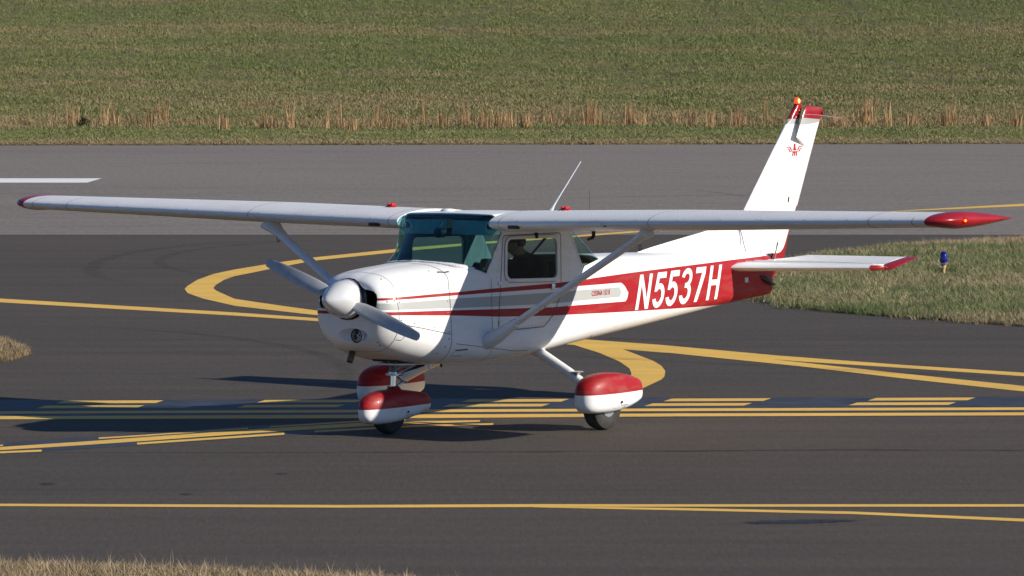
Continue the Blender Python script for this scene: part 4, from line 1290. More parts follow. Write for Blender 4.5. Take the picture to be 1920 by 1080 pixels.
# --- wings
def naca(n=22, m_=.012, p_=.4, th=.108):
    xs = (1 - np.cos(np.linspace(0, math.pi, n))) / 2
    yt = 5 * th * (.2969 * np.sqrt(xs) - .126 * xs - .3516 * xs**2 + .2843 * xs**3 - .1036 * xs**4)
    yc = np.where(xs < p_, m_ / p_**2 * (2 * p_ * xs - xs**2), m_ / (1 - p_)**2 * (1 - 2 * p_ + 2 * p_ * xs - xs**2))
    return xs, yc + yt, yc - yt
def wing_geo(y):
    """leading edge x, z of the chord line at the nose, chord"""
    t = max(0, (y - 2.18) / (4.90 - 2.18))
    le = .500 + .070 * t
    ch = 1.63 - .50 * t
    zl = 1.757 + (y - .55) * math.tan(R(1.12))
    return le, zl, ch
XS, UP, LO = naca(30)
def foil_pt(y, c, up, th=1.0):
    le, zl, ch = wing_geo(y)
    q = float(np.interp(c, XS, UP if up else LO)) * th
    inc = R(-1.7)
    return le + c * ch, zl + q * ch + math.sin(inc) * c * ch
def wing_ring(y, c0, c1, s, n=26, th=1.0):
    cs = [c0 + (c1 - c0) * (1 - math.cos(math.pi * i / (n - 1))) / 2 if c0 == 0 else c0 + (c1 - c0) * i / (n - 1) for i in range(n)]
    pts = [(foil_pt(y, c, True, th)) for c in cs][::-1] + [(foil_pt(y, c, False, th)) for c in cs][1 if c0 == 0 else 0:]
    if c1 == 1.0: pts = pts[:-1]
    return [(x, s * y, z) for x, z in pts]
wings = {}
for s in (-1, 1):
    # root fairing part of the panel to y .52, then out to the tip joint
    rows = [wing_ring(y, 0, .735, s) for y in (.500, .56, .9, 1.4, 1.9, 2.18, 2.6, 3.2, 3.8, 4.4, 4.78)]
    wg = from_py('wing', *loft(rows), m_white, A, angle=35); fixn(wg); wings[s] = wg
    fl = from_py('flap', *loft([wing_ring(y, .742, 1.0, s, 10) for y in (.57, 1.3, 2.16)]), m_white, wg, angle=50); fixn(fl)
    al = from_py('aileron', *loft([wing_ring(y, .742, 1.0, s, 10) for y in (2.19, 3.2, 4.2, 4.77)]), m_white, wg, angle=50); fixn(al)
    # conical fibreglass tip
    rows = []
    for y, k, xa, th, mx_ in ((4.782, 0, 1.0, 1.0, 0), (4.897, .0, 1.0, 1.0, 0), (4.93, .004, 1.0, 1.0, .45), (4.975, .018, 1.0, .98, .85), (5.02, .045, .995, .88, 1), (5.055, .085, .985, .68, 1), (5.078, .14, .96, .42, 1), (5.088, .21, .92, .16, 1)):
        ring_ = wing_ring(y, 0, 1.0, s, 26)
        le, zl, ch = wing_geo(y); ncs = 26
        cs_ = [(1 - math.cos(math.pi * i / (ncs - 1))) / 2 for i in range(ncs)]
        order = [(c, 1) for c in cs_][::-1] + [(c, -1) for c in cs_][1:-1]
        out = []
        for (x, yy, z), (c, sg) in zip(ring_, order):
            hh = .074 * (math.sqrt(max(0, 1 - (1 - c / .3) ** 2)) if c < .3 else 1 - ((c - .3) / .7) ** 1.7)
            zt_ = zl + .006 - .022 * c + sg * hh * th
            za = zl + .006 - .022 * c + (z - (zl + .006 - .022 * c)) * th
            out.append((le + (k + c * (xa - k)) * ch, yy, za + (zt_ - za) * mx_))
        rows.append(out)
    split = 1
    tipa = from_py('tip_rib', *loft(rows[:split + 1], True, False), m_white, wg, angle=40); fixn(tipa)
    tip = from_py('wingtip', *loft(rows[split:], False, True), m_red, wg, angle=40); fixn(tip)
    lamp = empty('nav_light', (0, 0, 0)); lamp.parent = wg
    lc_ = Vector((.88, s * 5.082, 1.843))
    def ell(c, sx, sy, sz):
        vv, q = lathe([(-1, .02), (-.8, .6), (-.4, .92), (0, 1), (.4, .92), (.8, .6), (1, .02)], 16, 'x')
        return [(c.x + p[0] * sx, c.y + p[1] * sy, c.z + p[2] * sz) for p in vv], q
    from_py('bulb', *ell(lc_ + Vector((0, s * .012, 0)), .012, .010, .012), m_nav if s < 0 else plain('green_lens', (.02, .25, .08), .2), lamp)
    from_py('lens', *ell(lc_, .035, .030, .026), glass('coloured_lens', (1.0, .16, .04) if s < 0 else (.1, .8, .4)), lamp)
    # seams
    def wseam(y, w=.004):
        a, b_ = wing_ring(y - w / 2, 0, .735, s), wing_ring(y + w / 2, 0, .735, s); n = len(a); v = []
        for rr in (a, b_):
            for p in rr:
                le, zl, ch = wing_geo(y); d = Vector((p[0] - le - .25 * ch, 0, (p[2] - zl) * 3)).normalized(); v.append(Vector(p) + d * .0016)
        return v, [(i, i + 1, n + i + 1, n + i) for i in range(n - 1)]
    for y in (.60, 2.18, 4.36, 4.78): from_py('wing_seam', *wseam(y), m_gap, wg)
    # rivet rows along the spar and ribs
    pts = []
    for y in np.arange(.6, 4.75, .05):
        for c in (.085, .26):
            x, z = foil_pt(y, c, True); pts.append((Vector((x, s * y, z)), Vector((-.15, 0, 1))))
    for y in np.arange(.75, 4.7, .36):
        for c in np.arange(.02, .30, .03):
            x, z = foil_pt(y, c, True); pts.append((Vector((x, s * y, z)), Vector((-.3, 0, 1))))
    for y in np.arange(.8, 4.6, .42):
        x, z = foil_pt(y, .012, True); pts.append((Vector((x, s * y, z)), Vector((-1, 0, .6))))
    rivets('wing_rivets', pts, .0062, wg)
    x, z = foil_pt(.76, .004, False)
    from_py('cabin_air_inlet', *box((.512, s * .76, 1.731), (.035, .105, .028), bev=.004), m_black, wg)
    if s < 0:
        from_py('stall_warning_slot', *box((.507, s * 1.73, 1.758), (.022, .022, .010), bev=.002), m_black, wg)
        from_py('inlet_screw', *box((.505, -1.70, 1.775), (.012, .010, .010)), m_chrome, wg)
    # fuel cap
    x, z = foil_pt(.95, .30, True)
    cap = from_py('fuel_cap', *shift(lathe([(0, .05), (.008, .052), (.016, .045), (.018, .01)], 20, 'z'), (x, s * .95, z - .002)), m_red, wg)
    from_py('cap_tab', *merge(box((x, s * .95 - .018, z + .022), (.05, .018, .026), bev=.006), box((x, s * .95 + .020, z + .022), (.05, .018, .022), bev=.006)), plain('cap_red', (.55, .012, .01), .3), wg)

# roof antennas
from_py('gps_antenna', *shift(lathe([(0, .062), (.008, .064), (.018, .056), (.024, .03), (.025, .004)], 24, 'z'), (.83, .20, 1.838)), m_white, A)
a0, a1 = Vector((1.60, -.30, 1.785)), Vector((2.08, -.30, 2.225))
from_py('whip_antenna', *tube([a0 + (a1 - a0) * -.02, a0 + (a1 - a0) * .05, a0 + (a1 - a0) * .16, a0 + (a1 - a0) * .3, a1], [.045, .034, .017, .011, .008], 10, 1, .35), m_white, A)
from_py('wire_antenna', *tube([(2.0, -.45, 1.78), (2.0, -.45, 1.98)], .0016, 6), m_dark, A)

# --- lift struts
for s in (-1, 1):
    p0, p1 = Vector((.455, s * .535, .765)), Vector((.66, s * 2.04, 1.69))
    def along(t): return p0 + (p1 - p0) * t
    strut = from_py('lift_strut', *tube([along(.06), along(.5), along(.97)], .058, 20, 1.0, .50), m_white, A)
    # turn the flat of the section fore and aft: frames() gives side = horizontal, which lies along x here
    low = from_py('strut_fairing', *tube([along(-.045), along(-.03), along(0), along(.05), along(.11), along(.17)], [.030, .075, .088, .084, .066, .0565], 22, 1.0, .72), m_white, A)
    top = from_py('strut_fairing', *tube([along(.915), along(.93), along(.96), along(.985), along(1.01)], [.056, .058, .066, .082, .095], 22, 1.25, .50), m_white, A)
    for t in (.31, .345):
        from_py('strut_band', *tube([along(t), along(t + .006)], .056, 20, 1.0, .52), m_gap, strut)
    o = from_py('tiedown_ring', *tube([along(.955) + Vector((.02 + .018 * math.cos(q), 0, -.075 + .026 * math.sin(q))) for q in np.linspace(0, 6.28, 13)], .004, 6), m_dkmetal, A)
# fuel vent behind the left strut
from_py('fuel_vent', *tube([(.92, -1.30, 1.72), (.92, -1.30, 1.655), (.905, -1.30, 1.632), (.84, -1.30, 1.622)], [.016, .016, .015, .012], 12), m_black, A)
# --- tail
def sym_ring(le, te, th, z, n=14):
    cs = [(1 - math.cos(math.pi * i / (n - 1))) / 2 for i in range(n)]
    yt = [th / .12 * 5 * .12 * (.2969 * math.sqrt(c) - .126 * c - .3516 * c**2 + .2843 * c**3 - .1015 * c**4) for c in cs]
    P = [(le + c * (te - le), -y) for c, y in zip(cs, yt)] + [(le + c * (te - le), y) for c, y in zip(cs, yt)][-2:0:-1]
    return [(x, y, z) for x, y in P]
def half_ring(le, te, th0, th1, z, n=12):
    """rounded nose, thickness th0 at le growing then th1 at the blunt rear"""
    P = []
    for i in range(n):
        c = i / (n - 1); c = c * c
        y = th0 * math.sqrt(min(1, c / .22)) * (1 if c < .22 else 1) / 2
        y = y + (th1 / 2 - th0 / 2) * c
        P.append((le + c * (te - le), y))
    return [(x, -y, z) for x, y in P] + [(x, y, z) for x, y in P[::-1][:-1]]
hinge = lambda z: 5.612 + (z - 1.636) * .5437
fin_le = lambda z: 4.942 + (z - 1.667) * .898 if z > 1.50 else 4.792 + (1.50 - z) * .40
rows = []
for z, te in [(1.255, None), (1.40, None), (1.56, None), (1.8, None), (2.0, None), (2.15, None), (2.205, None), (2.255, 5.845), (2.315, 5.757), (2.40, 5.795), (2.476, 5.829)]:
    te = te or hinge(z)
    rows.append(half_ring(fin_le(z), te, .095 - .045 * (z - 1.25) / 1.2, .085 - .04 * (z - 1.25) / 1.2, z))
fin = from_py('fin', *loft(rows), m_fin, A, angle=50); fixn(fin)
FIN = mesh_bvh(*loft(rows))
cap_rows = [half_ring(5.673, 5.829, .052, .046, 2.4785), half_ring(5.715, 5.842, .055, .046, 2.53), half_ring(5.762, 5.856, .056, .05, 2.575), half_ring(5.780, 5.860, .055, .05, 2.60)]
ct_ = from_py('fin_cap', *loft(cap_rows), m_red, fin, angle=50); fixn(ct_)
rivets('cap_screws', [(Vector((x, -.028, z)), Vector((0, -1, 0))) for x, z in ((5.70, 2.49), (5.76, 2.49), (5.815, 2.49), (5.82, 2.55))], .006, fin)
bc = empty('beacon', (0, 0, 0)); bc.parent = A
from_py('beacon_base', *shift(lathe([(0, .030), (.008, .034), (.016, .030)], 16, 'z'), (5.822, 0, 2.597)), m_red, bc)
from_py('beacon_bulb', *shift(lathe([(.022, .010), (.034, .015), (.052, .014), (.062, .005)], 16, 'z'), (5.818, -.016, 2.597)), m_beacon, bc)
from_py('beacon_dome', *shift(lathe([(.014, .025), (.03, .028), (.052, .027), (.066, .019), (.075, .004)], 20, 'z'), (5.822, 0, 2.597)), m_bdome, bc)
# dorsal fin
dl = [(3.30, 1.372), (3.8, 1.436), (4.24, 1.490), (4.55, 1.532), (4.72, 1.556), (4.80, 1.568)]
rows = []
for x, z in [(3.30, 1.366), (3.5, 1.397), (3.8, 1.436), (4.24, 1.490), (4.55, 1.532), (4.72, 1.556), (4.80, 1.566)]:
    zb = float(pchip(ST[:, 0], ST[:, 2], [x])[0]) - .03
    w = .012 + .030 * min(1, (x - 3.3) / 1.2)
    rows.append([(x, -w * 1.6 - .004, zb), (x, -w, zb + (z - zb) * .55), (x, -.008, z - .006), (x, 0, z), (x, .008, z - .006), (x, w, zb + (z - zb) * .55), (x, w * 1.6 + .004, zb)])
o = from_py('dorsal_fin', *loft(rows), m_white, A, angle=40); fixn(o)
from_py('fin_seam', *tube([(4.886, -.062, 1.283), (4.872, -.046, 1.37), (4.862, -.030, 1.46), (4.85, -.016, 1.53)], .0045, 6), m_gap, fin)
# rudder, turned to the right about its swept hinge
K = .555
rud_rows = []
def rle(z):
    if z < 2.197: return hinge(z) + .012
    if z < 2.314: return hinge(z) + (5.917 + (z - 2.197) / .117 * (5.807 - 5.917) - hinge(z)) / K
    return hinge(z) + (5.807 + (z - 2.314) / .160 * .090 - hinge(z)) / K
def rte(z):
    app = np.interp(z, [1.0, 1.04, 1.12, 1.194, 1.423, 1.629, 2.47], [5.36, 5.42, 5.52, 5.576, 5.652, 5.778, 6.186])
    return hinge(z) + (app - hinge(z)) / K
for z in (1.0, 1.04, 1.12, 1.194, 1.30, 1.423, 1.629, 1.9, 2.1, 2.196, 2.2, 2.26, 2.314, 2.40, 2.474):
    rud_rows.append(sym_ring(rle(z), rte(z), .060 - .02 * (z - 1.1) / 1.4 if rle(z) > hinge(z) else .04 / 1.0, z) if False else
                    [(x, y, zz) for x, y, zz in sym_ring(rle(z), rte(z), (.070 - .030 * (z - 1.075) / 1.4), z)])
def sc_y(rows, kk): return [[(x, y * kk, z) for x, y, z in r_] for r_ in rows]
h0, h1 = Vector((hinge(1.075), 0, 1.075)), Vector((hinge(2.474), 0, 2.474))
axis = (h1 - h0).normalized()
RM = Matrix.Translation(h0) @ Matrix.Rotation(R(-18), 4, axis) @ Matrix.Translation(-h0)
test = RM @ Vector((6.4, 0, 2.0))
if test.y < 0: RM = Matrix.Translation(h0) @ Matrix.Rotation(R(18), 4, axis) @ Matrix.Translation(-h0)
def lean_top(rows):
    out = []
    for r_ in rows:
        x0, x1 = min(p[0] for p in r_), max(p[0] for p in r_)
        out.append([(x, y, z + (.45 - (x - x0) / (x1 - x0)) * .045 * max(0, min(1, (z - 2.33) / .14))) for x, y, z in r_])
    return out
rud = from_py('rudder', *loft(lean_top(rud_rows)), m_rud, A, angle=40); fixn(rud)
rud.matrix_local = RM
rc = []
for z, a, b_ in ((2.4765, 0, 0), (2.53, .006, 0), (2.572, .016, .004), (2.584, .045, .03)):
    rc.append(sym_ring(rle(2.474) + (z - 2.474) * .55 + a, rte(2.474) + (z - 2.474) * .50 - b_, .045 if z < 2.58 else .018, z))
rcap = from_py('rudder_cap', *loft(lean_top(rc)), m_red, rud, angle=50); fixn(rcap)
tl = from_py('tail_light', *shift(lathe([(-.01, .022), (.015, .020), (.026, .008)], 14, 'x'), (rte(2.474) + .02, 0, 2.505)), m_red, rud)
for x, z, l in ((5.60, 1.735, .05),):
    from_py('rudder_hinge', *tube([(x, -.040, z - l / 2), (x + .012, -.040, z + l / 2)], .006, 6), m_dark, fin)
# emblem on the fin: stylised bird of bars
def em(u, w): return (5.712 + u * .0086 / 4, 2.190 - w * .0050 / 4)
EM = [[(-4, -46), (4, -46), (8, -40), (9, -34), (6, -28), (9, -10), (14, 4), (-14, 4), (-8, -10), (-6, -28)],
      [(-62, -26), (-34, -26), (-22, -4), (-17, -2), (-17, 5), (-28, 3), (-38, -19), (-60, -19)],
      [(-56, -12), (-42, -12), (-33, 8), (-17, 9), (-17, 15), (-38, 14), (-46, -6), (-56, -6)],
      [(62, -26), (34, -26), (22, -4), (17, -2), (17, 5), (28, 3), (38, -19), (60, -19)],
      [(56, -12), (42, -12), (33, 8), (17, 9), (17, 15), (38, 14), (46, -6), (56, -6)],
      [(-14, 10), (14, 10), (16, 17), (19, 45), (11, 45), (8, 19), (4, 19), (4, 45), (-4, 45), (-4, 19), (-8, 19), (-12, 45), (-20, 45), (-16, 17)]]
for s in (-1, 1):
    bm = flat_letters([[em(u + (7 if i == 0 else 7), w) for u, w in P] for i, P in enumerate(EM)])
    obj('bird_emblem', conform(bm, s, .003, .05, FIN), m_redvinyl, fin, smooth=False)

# stabilizer
def plan_ring(y, le, te, th, z, s, n=12, cut=None):
    return [(x, s * y, z + q) for x, q, _ in sym_ring(le, te, th, 0, n)]
def flat_half(y, le, te, th0, th1, z, s):
    return [(x, s * y, z + q) for x, q, _ in half_ring(le, te, th0, th1, 0)]
HX = 5.165
EL = R(-11.5)
def elev(p):       # trailing edge up a little about the hinge line
    x, y, z = p; dx, dz = x - HX, z - 1.166
    return (HX + dx * math.cos(EL) + dz * math.sin(EL), y, 1.166 - dx * math.sin(EL) + dz * math.cos(EL))
for s in (-1, 1):
    zs = 1.166
    sle = lambda y: 4.475 + (y - .16) * .362
    rows = [flat_half(y, sle(y), HX - .008, .085 - .03 * y / 1.4, .07 - .025 * y / 1.4, zs, s) for y in (.03, .4, .8, 1.2, 1.395)]
    sb = from_py('stabilizer', *loft(rows), m_white, A, angle=45); fixn(sb)
    rows = [flat_half(y, sle(y) + d, xa, t0, t1, zs, s) for y, d, xa, t0, t1 in ((1.397, .0, 5.06, .055, .04), (1.44, .025, 5.055, .05, .036), (1.475, .075, 5.05, .036, .028), (1.49, .12, 5.045, .012, .010))]
    o = from_py('stabilizer_tip', *loft(rows), m_red, sb, angle=45); fixn(o)
    rows = [[elev(p) for p in plan_ring(y, HX + .004, te, t, zs, s)] for y, te, t in ((.085, 5.27, .060), (.33, 5.51, .056), (.8, 5.52, .050), (1.395, 5.53, .042))]
    ev = from_py('elevator', *loft(rows), m_white, A, angle=40); fixn(ev)
    rows = [[elev(p) for p in plan_ring(y, le, te, t, zs, s)] for y, le, te, t in ((1.397, 5.07, 5.53, .042), (1.46, 5.072, 5.545, .038), (1.505, 5.08, 5.55, .026), (1.522, 5.12, 5.54, .008))]
    o = from_py('elevator_tip', *loft(rows), m_red, ev, angle=40); fixn(o)
    for xo, nm_ in ((.30, 'stiffener_bead'), (.47, 'stiffener_bead')):
        from_py(nm_, *tube([(min(sle(y) + xo, HX - .03), s * y, zs + .0445 - .0155 * y) for y in (.12, .5, .9, 1.30)], .006, 6), m_white, sb)
    pts = [(Vector((sle(y) + .06, s * y, zs + .043)), Vector((0, 0, 1))) for y in np.arange(.2, 1.38, .06)]
    for xs_ in (.22, .42):
        pts += [(Vector((sle(y) + xs_, s * y, zs + .043 - .014 * y)), Vector((0, 0, 1))) for y in np.arange(.2, 1.38, .06)]
    rivets('stabilizer_rivets', pts, .004, sb)
from_py('tail_whip_antenna', *tube([(5.13, -.20, 1.20), (5.145, -.20, 1.24), (5.17, -.20, 1.30), (5.195, -.20, 1.362)], [.012, .007, .005, .008], 8), m_black, A)
from_py('tail_whip_base', *box((5.128, -.20, 1.205), (.04, .03, .012), bev=.003), m_white, A)
from_py('data_plate', *merge(ribbon([(4.735, 1.04), (4.80, 1.04)], .045, -1, .002)), m_alu, fus)
from_py('tail_tiedown', *tube([(5.235 + .014 * math.cos(q), 0, .835 + .026 * math.sin(q)) for q in np.linspace(0, 6.28, 13)], .004, 6), m_dkmetal, A)
from_py('tiedown_stem', *tube([(5.235, 0, .90), (5.235, 0, .857)], .006, 6), m_dkmetal, A)
# radio wires from the fin cap to the outer wings
from_py('nav_antenna', *tube([(5.775, .02, 2.522), (5.62, -.35, 2.52), (4.89, -1.5, 2.478)][:2] + [(5.46, -.75, 2.50)], .0028, 6), m_metal, A)
# elevator horn arm in the tail cone
from_py('elevator_horn', *tube([(5.02, -.105, 1.06), (5.10, -.115, 1.035), (5.22, -.10, .985), (5.33, -.07, .965)], [.010, .026, .020, .006], 8), m_black, A)

# --- main gear
def pant(xc, yc, prof, hw, name, mat, parent, e=3.3):
    rows = []
    for x, zl, zu, w in prof:
        zc, hz = (zl + zu) / 2, (zu - zl) / 2; ring_ = []
        for k in range(32):
            t = 2 * math.pi * k / 32; c, s_ = math.cos(t), math.sin(t)
            yy = math.copysign(abs(c) ** (2 / e), c) * w * hw; z_ = math.copysign(abs(s_) ** (2 / (3.4 if s_ < 0 else 2.25)), s_) * hz
            ring_.append((xc + x, yc + yy, zc + z_))
        rows.append(ring_)
    o = from_py(name, *loft(rows), mat, parent, angle=38); fixn(o)
    return o
MP = [(-.425, .235, .318, .06), (-.422, .215, .335, .20), (-.412, .190, .355, .36), (-.39, .165, .378, .52), (-.35, .142, .405, .68), (-.28, .130, .434, .83), (-.18, .125, .457, .94), (-.06, .124, .466, 1.0), (.06, .127, .465, 1.0), (.18, .136, .457, .95), (.30, .152, .440, .86), (.40, .172, .420, .76), (.47, .190, .402, .68), (.50, .200, .392, .63), (.506, .207, .384, .60)]
MP = [((x - .02) * (.81 if x < 0 else .86), a, b_, w) for x, a, b_, w in MP]
for s in (-1, 1):
    tz = .0145 if False else 0
    yw = s * 1.158
    sink = -(yw * math.sin(-.0085738) * 1.0 - 1.194 * math.sin(-.0138374))       # keeps the tyre on the tarmac
    gl = empty('main_gear', (0, 0, 0)); gl.parent = A
    from_py('gear_leg', *tube([(1.285, s * .30, .665), (1.27, s * .42, .615), (1.215, s * .80, .448), (1.175, s * 1.06, .315), (1.185, s * 1.12, .25)], [.048, .047, .042, .038, .036], 18), m_white, gl)
    from_py('leg_fairing', *tube([(1.30, s * .26, .70), (1.285, s * .35, .655), (1.272, s * .44, .61)], [.085, .076, .053], 20), m_white, gl)
    from_py('step_stem', *tube([(1.185, s * .90, .405), (1.185, s * .90, .455)], [.026, .018], 12), m_alu, gl)
    from_py('step_pad', *shift(lathe([(0, .020), (.018, .030), (.026, .056), (.033, .058), (.035, .05)], 20, 'z'), (1.185, s * .90, .432)), m_alu, gl)
    from_py('brake_line_clip', *box((1.205, s * .86, .40), (.03, .03, .03), bev=.005), m_dark, gl)
    pt = pant(1.195, yw + s * .035, MP, .148, 'wheel_fairing', m_pant, A)
    from_py('fairing_hole', *shift(lathe([(-.003, .012), (.001, .011)], 14, 'y'), (1.235, yw + s * .184, .215)), m_black, pt)
    PB = mesh_bvh([tuple(q.co) for q in pt.data.vertices], [tuple(q.vertices) for q in pt.data.polygons])
    def pside(x, z, off):
        h = PB.ray_cast(Vector((x, s * 3, z)), Vector((0, -s, 0)))[0]
        return Vector((x, h.y + s * off if h else yw, z))
    def prib(pts, w):
        v = []
        for i, p in enumerate(pts):
            a, b_ = Vector(pts[max(i - 1, 0)]), Vector(pts[min(i + 1, len(pts) - 1)]); t = (b_ - a).normalized(); nn = Vector((-t.y, t.x)) * w / 2
            v += [pside(p[0] + nn.x, p[1] + nn.y, .0015), pside(p[0] - nn.x, p[1] - nn.y, .0015)]
        return v, [(2 * i, 2 * i + 1, 2 * i + 3, 2 * i + 2) for i in range(len(pts) - 1)]
    from_py('valve_door', *prib(close(rounded([(1.135, .165), (1.215, .165), (1.215, .265), (1.135, .265)], .015, 2)), .0028), plain('door_line', (.42, .42, .43), .6), pt)
    if s < 0:
        for body, x0, z0, w in (('Tire Pressure', 1.235, .180, .115), ('21 PSI', 1.275, .158, .05)):
            bm = text_mesh(body, .015, w)
            for v in bm.verts: v.co = Vector((x0 + v.co.x, 0, z0 + v.co.z))
            obj('fairing_lettering', conform(bm, s, .0025, .5, PB), m_ink, pt, smooth=False)
    ty = from_py('main_tyre', *shift(lathe([(-.072, .085), (-.080, .125), (-.078, .165), (-.062, .190), (-.030, .1995), (-.028, .196), (-.024, .1995), (0, .2005), (.024, .1995), (.028, .196), (.030, .1995), (.062, .190), (.078, .165), (.080, .125), (.072, .085)], 48, 'y', False), (1.194, yw, .2005 - (.026 if s < 0 else .0066))), m_tyre, A)
    from_py('wheel_hub', *shift(lathe([(-.075, .088), (-.05, .07), (.05, .07), (.075, .088)], 28, 'y'), (1.194, yw, .2005 - (.026 if s < 0 else .0066))), m_alu, ty)
    from_py('axle_nut', *shift(lathe([(-.10, .03), (.10, .03)], 12, 'y'), (1.194, yw, .2005 - (.026 if s < 0 else .0066))), m_chrome, ty)

# --- nose gear
NP = [(-.378, .198, .258, .05), (-.374, .178, .274, .20), (-.360, .152, .294, .38), (-.33, .124, .318, .56), (-.27, .104, .345, .76), (-.18, .097, .368, .92), (-.06, .098, .381, 1.0), (.06, .103, .380, 1.0), (.20, .118, .368, .92), (.34, .140, .350, .80), (.44, .160, .334, .70), (.51, .174, .320, .63), (.518, .182, .312, .60)]
NP = [(x * .95, a, b_, w) for x, a, b_, w in NP]
ng = empty('nose_gear', (0, 0, 0)); ng.parent = A
npant = pant(-.285, 0, NP, .125, 'nose_wheel_fairing', m_npant, A)
from_py('fairing_collar', *tube([(-.205, 0, .365), (-.207, 0, .395), (-.209, 0, .408)], [.075, .052, .036], 18), m_red, npant)
from_py('fairing_hole', *shift(lathe([(-.003, .010), (.002, .009)], 14, 'y'), (-.165, -.127, .188)), m_black, npant)
PB = mesh_bvh([tuple(q.co) for q in npant.data.vertices], [tuple(q.vertices) for q in npant.data.polygons])
s = -1; yw = 0
from_py('valve_door', *prib(close(rounded([(-.265, .118), (-.195, .118), (-.195, .212), (-.265, .212)], .012, 2)), .0028), plain('door_line', (.42, .42, .43), .6), npant)
for body, x0, z0, w in (('Tire Pressure', -.185, .150, .115), ('30 PSI', -.155, .128, .05)):
    bm = text_mesh(body, .015, w)
    for v in bm.verts: v.co = Vector((x0 + v.co.x, 0, z0 + v.co.z + .03 * v.co.x))
    obj('fairing_lettering', conform(bm, -1, .0025, .5, PB), m_ink, npant, smooth=False)
nt_ = from_py('nose_tyre', *shift(lathe([(-.058, .075), (-.066, .11), (-.064, .145), (-.05, .168), (-.022, .1785), (0, .180), (.022, .1785), (.05, .168), (.064, .145), (.066, .11), (.058, .075)], 44, 'y', False), (-.28, 0, .184)), m_tyre, A)
from_py('wheel_hub', *shift(lathe([(-.06, .078), (-.04, .06), (.04, .06), (.06, .078)], 24, 'y'), (-.28, 0, .184)), m_alu, nt_)
from_py('oleo_strut', *tube([(-.210, 0, .36), (-.200, 0, .505)], .027, 18), m_chrome, ng)
from_py('strut_clamp', *merge(tube([(-.209, 0, .372), (-.206, 0, .405)], .036, 16), box((-.18, 0, .39), (.07, .05, .03), bev=.004)), m_alu, ng)
from_py('steering_collar', *merge(tube([(-.201, 0, .49), (-.198, 0, .522)], .045, 18), tube([(-.199, 0, .498), (-.199, 0, .512)], .066, 18)), m_metal, ng)
from_py('strut_barrel', *tube([(-.198, 0, .52), (-.185, 0, .68)], .040, 16), m_dkmetal, ng)
for s in (-1, 1):
    from_py('steering_rod', *tube([(-.20, s * .055, .515), (.02, s * .16, .615)], .009, 8), m_alu, ng)
    from_py('mount_brace', *tube([(-.195, s * .03, .58), (-.32, s * .12, .66)], .011, 8), m_alu, ng)
    from_py('drag_brace', *tube([(-.19, s * .03, .55), (-.01, s * .10, .625)], .013, 8), m_alu, ng)
    from_py('collar_bolt', *tube([(-.20, s * .055, .50), (-.20, s * .085, .50)], .009, 8), m_chrome, ng)
from_py('torque_link', *merge(box((-.125, 0, .475), (.15, .030, .012), (0, R(33), 0), .003), box((-.125, 0, .415), (.14, .030, .012), (0, R(-18), 0), .003)), m_alu, ng)
from_py('link_bolt', *tube([(-.062, -.04, .432), (-.062, .04, .432)], .008, 8), m_chrome, ng)
from_py('shimmy_damper', *tube([(-.15, -.07, .535), (.06, -.12, .575)], .017, 12), m_dark, ng)
from_py('tow_lug', *tube([(-.22, -.05, .40), (-.22, .05, .40)], .007, 8), m_dkmetal, ng)
from_py('gear_well', *box((-.13, 0, .635), (.38, .26, .03)), m_inlet, ng)

# --- cabin
cb = empty('cabin_interior', (0, 0, 0)); cb.parent = A
from_py('cabin_floor', *box((.85, 0, .665), (1.0, .62, .03)), m_seat, cb)
from_py('instrument_board', *box((.42, 0, 1.20), (.03, .90, .34), bev=.02), m_panel, cb)
gs = []
for x, zc, w in ((.16, 1.405, .40), (.25, 1.412, .44), (.34, 1.405, .455), (.42, 1.385, .46), (.455, 1.345, .46)):
    gs.append([(x, w * t, zc - .06 * abs(t) ** 3 - (.012 if abs(t) > .9 else 0)) for t in np.linspace(-1, 1, 15)])
from_py('glare_shield', *loft(gs, False, False, closed=False), m_panel, cb)
for k in range(6):
    c = (.402, -.33 + (k % 3) * .12, 1.25 - (k // 3) * .12)
    from_py('gauge', *shift(lathe([(.0, .04), (.034, .04), (.036, .035)], 16, 'x'), (c[0] + .0, c[1], c[2])), m_black, cb)
for y in (-.25, .25):
    yk = from_py('control_yoke', *merge(tube([(.44, y, 1.16), (.70, y, 1.17)], .012, 8), tube([(.70, y - .15, 1.26), (.70, y - .14, 1.17), (.70, y, 1.16), (.70, y + .14, 1.17), (.70, y + .15, 1.26)], .014, 8)), m_black, cb)
for y in (-.25, .25):
    se = empty('seat', (0, 0, 0)); se.parent = cb
    from_py('seat_cushion', *box((1.30, y, .80), (.46, .40, .13), (0, R(-6), 0), .035), m_seat, se)
    from_py('seat_back', *box((1.575, y, 1.09), (.11, .40, .60), (0, R(12), 0), .035), m_seat, se)
    from_py('seat_frame', *merge(*[tube([(x, y + q, .65), (x, y + q, .76)], .012, 6) for x in (1.12, 1.48) for q in (-.16, .16)]), m_black, se)
from_py('rear_bulkhead', *box((2.05, 0, 1.02), (.02, .84, .64)), m_inner, cb)
from_py('hat_shelf', *box((1.92, 0, 1.33), (.34, .82, .015)), m_seat, cb)
for y in (-.245, .245):
    o = from_py('sun_visor', *box((.60, y, 1.715), (.012, .43, .125), (0, R(10), 0), .004), plain('visor_plastic', (.26, .31, .32), .4), cb)
from_py('compass', *merge(tube([(.50, .0, 1.77), (.47, 0, 1.70)], .006, 6), shift(lathe([(-.05, .03), (-.045, .042), (.03, .042), (.035, .03)], 18, 'x'), (.475, 0, 1.675))), m_black, cb)
from_py('mirror_bracket', *tube([(.515, .03, 1.775), (.475, .06, 1.72)], .018, 10, 1, .5), m_chrome, cb)
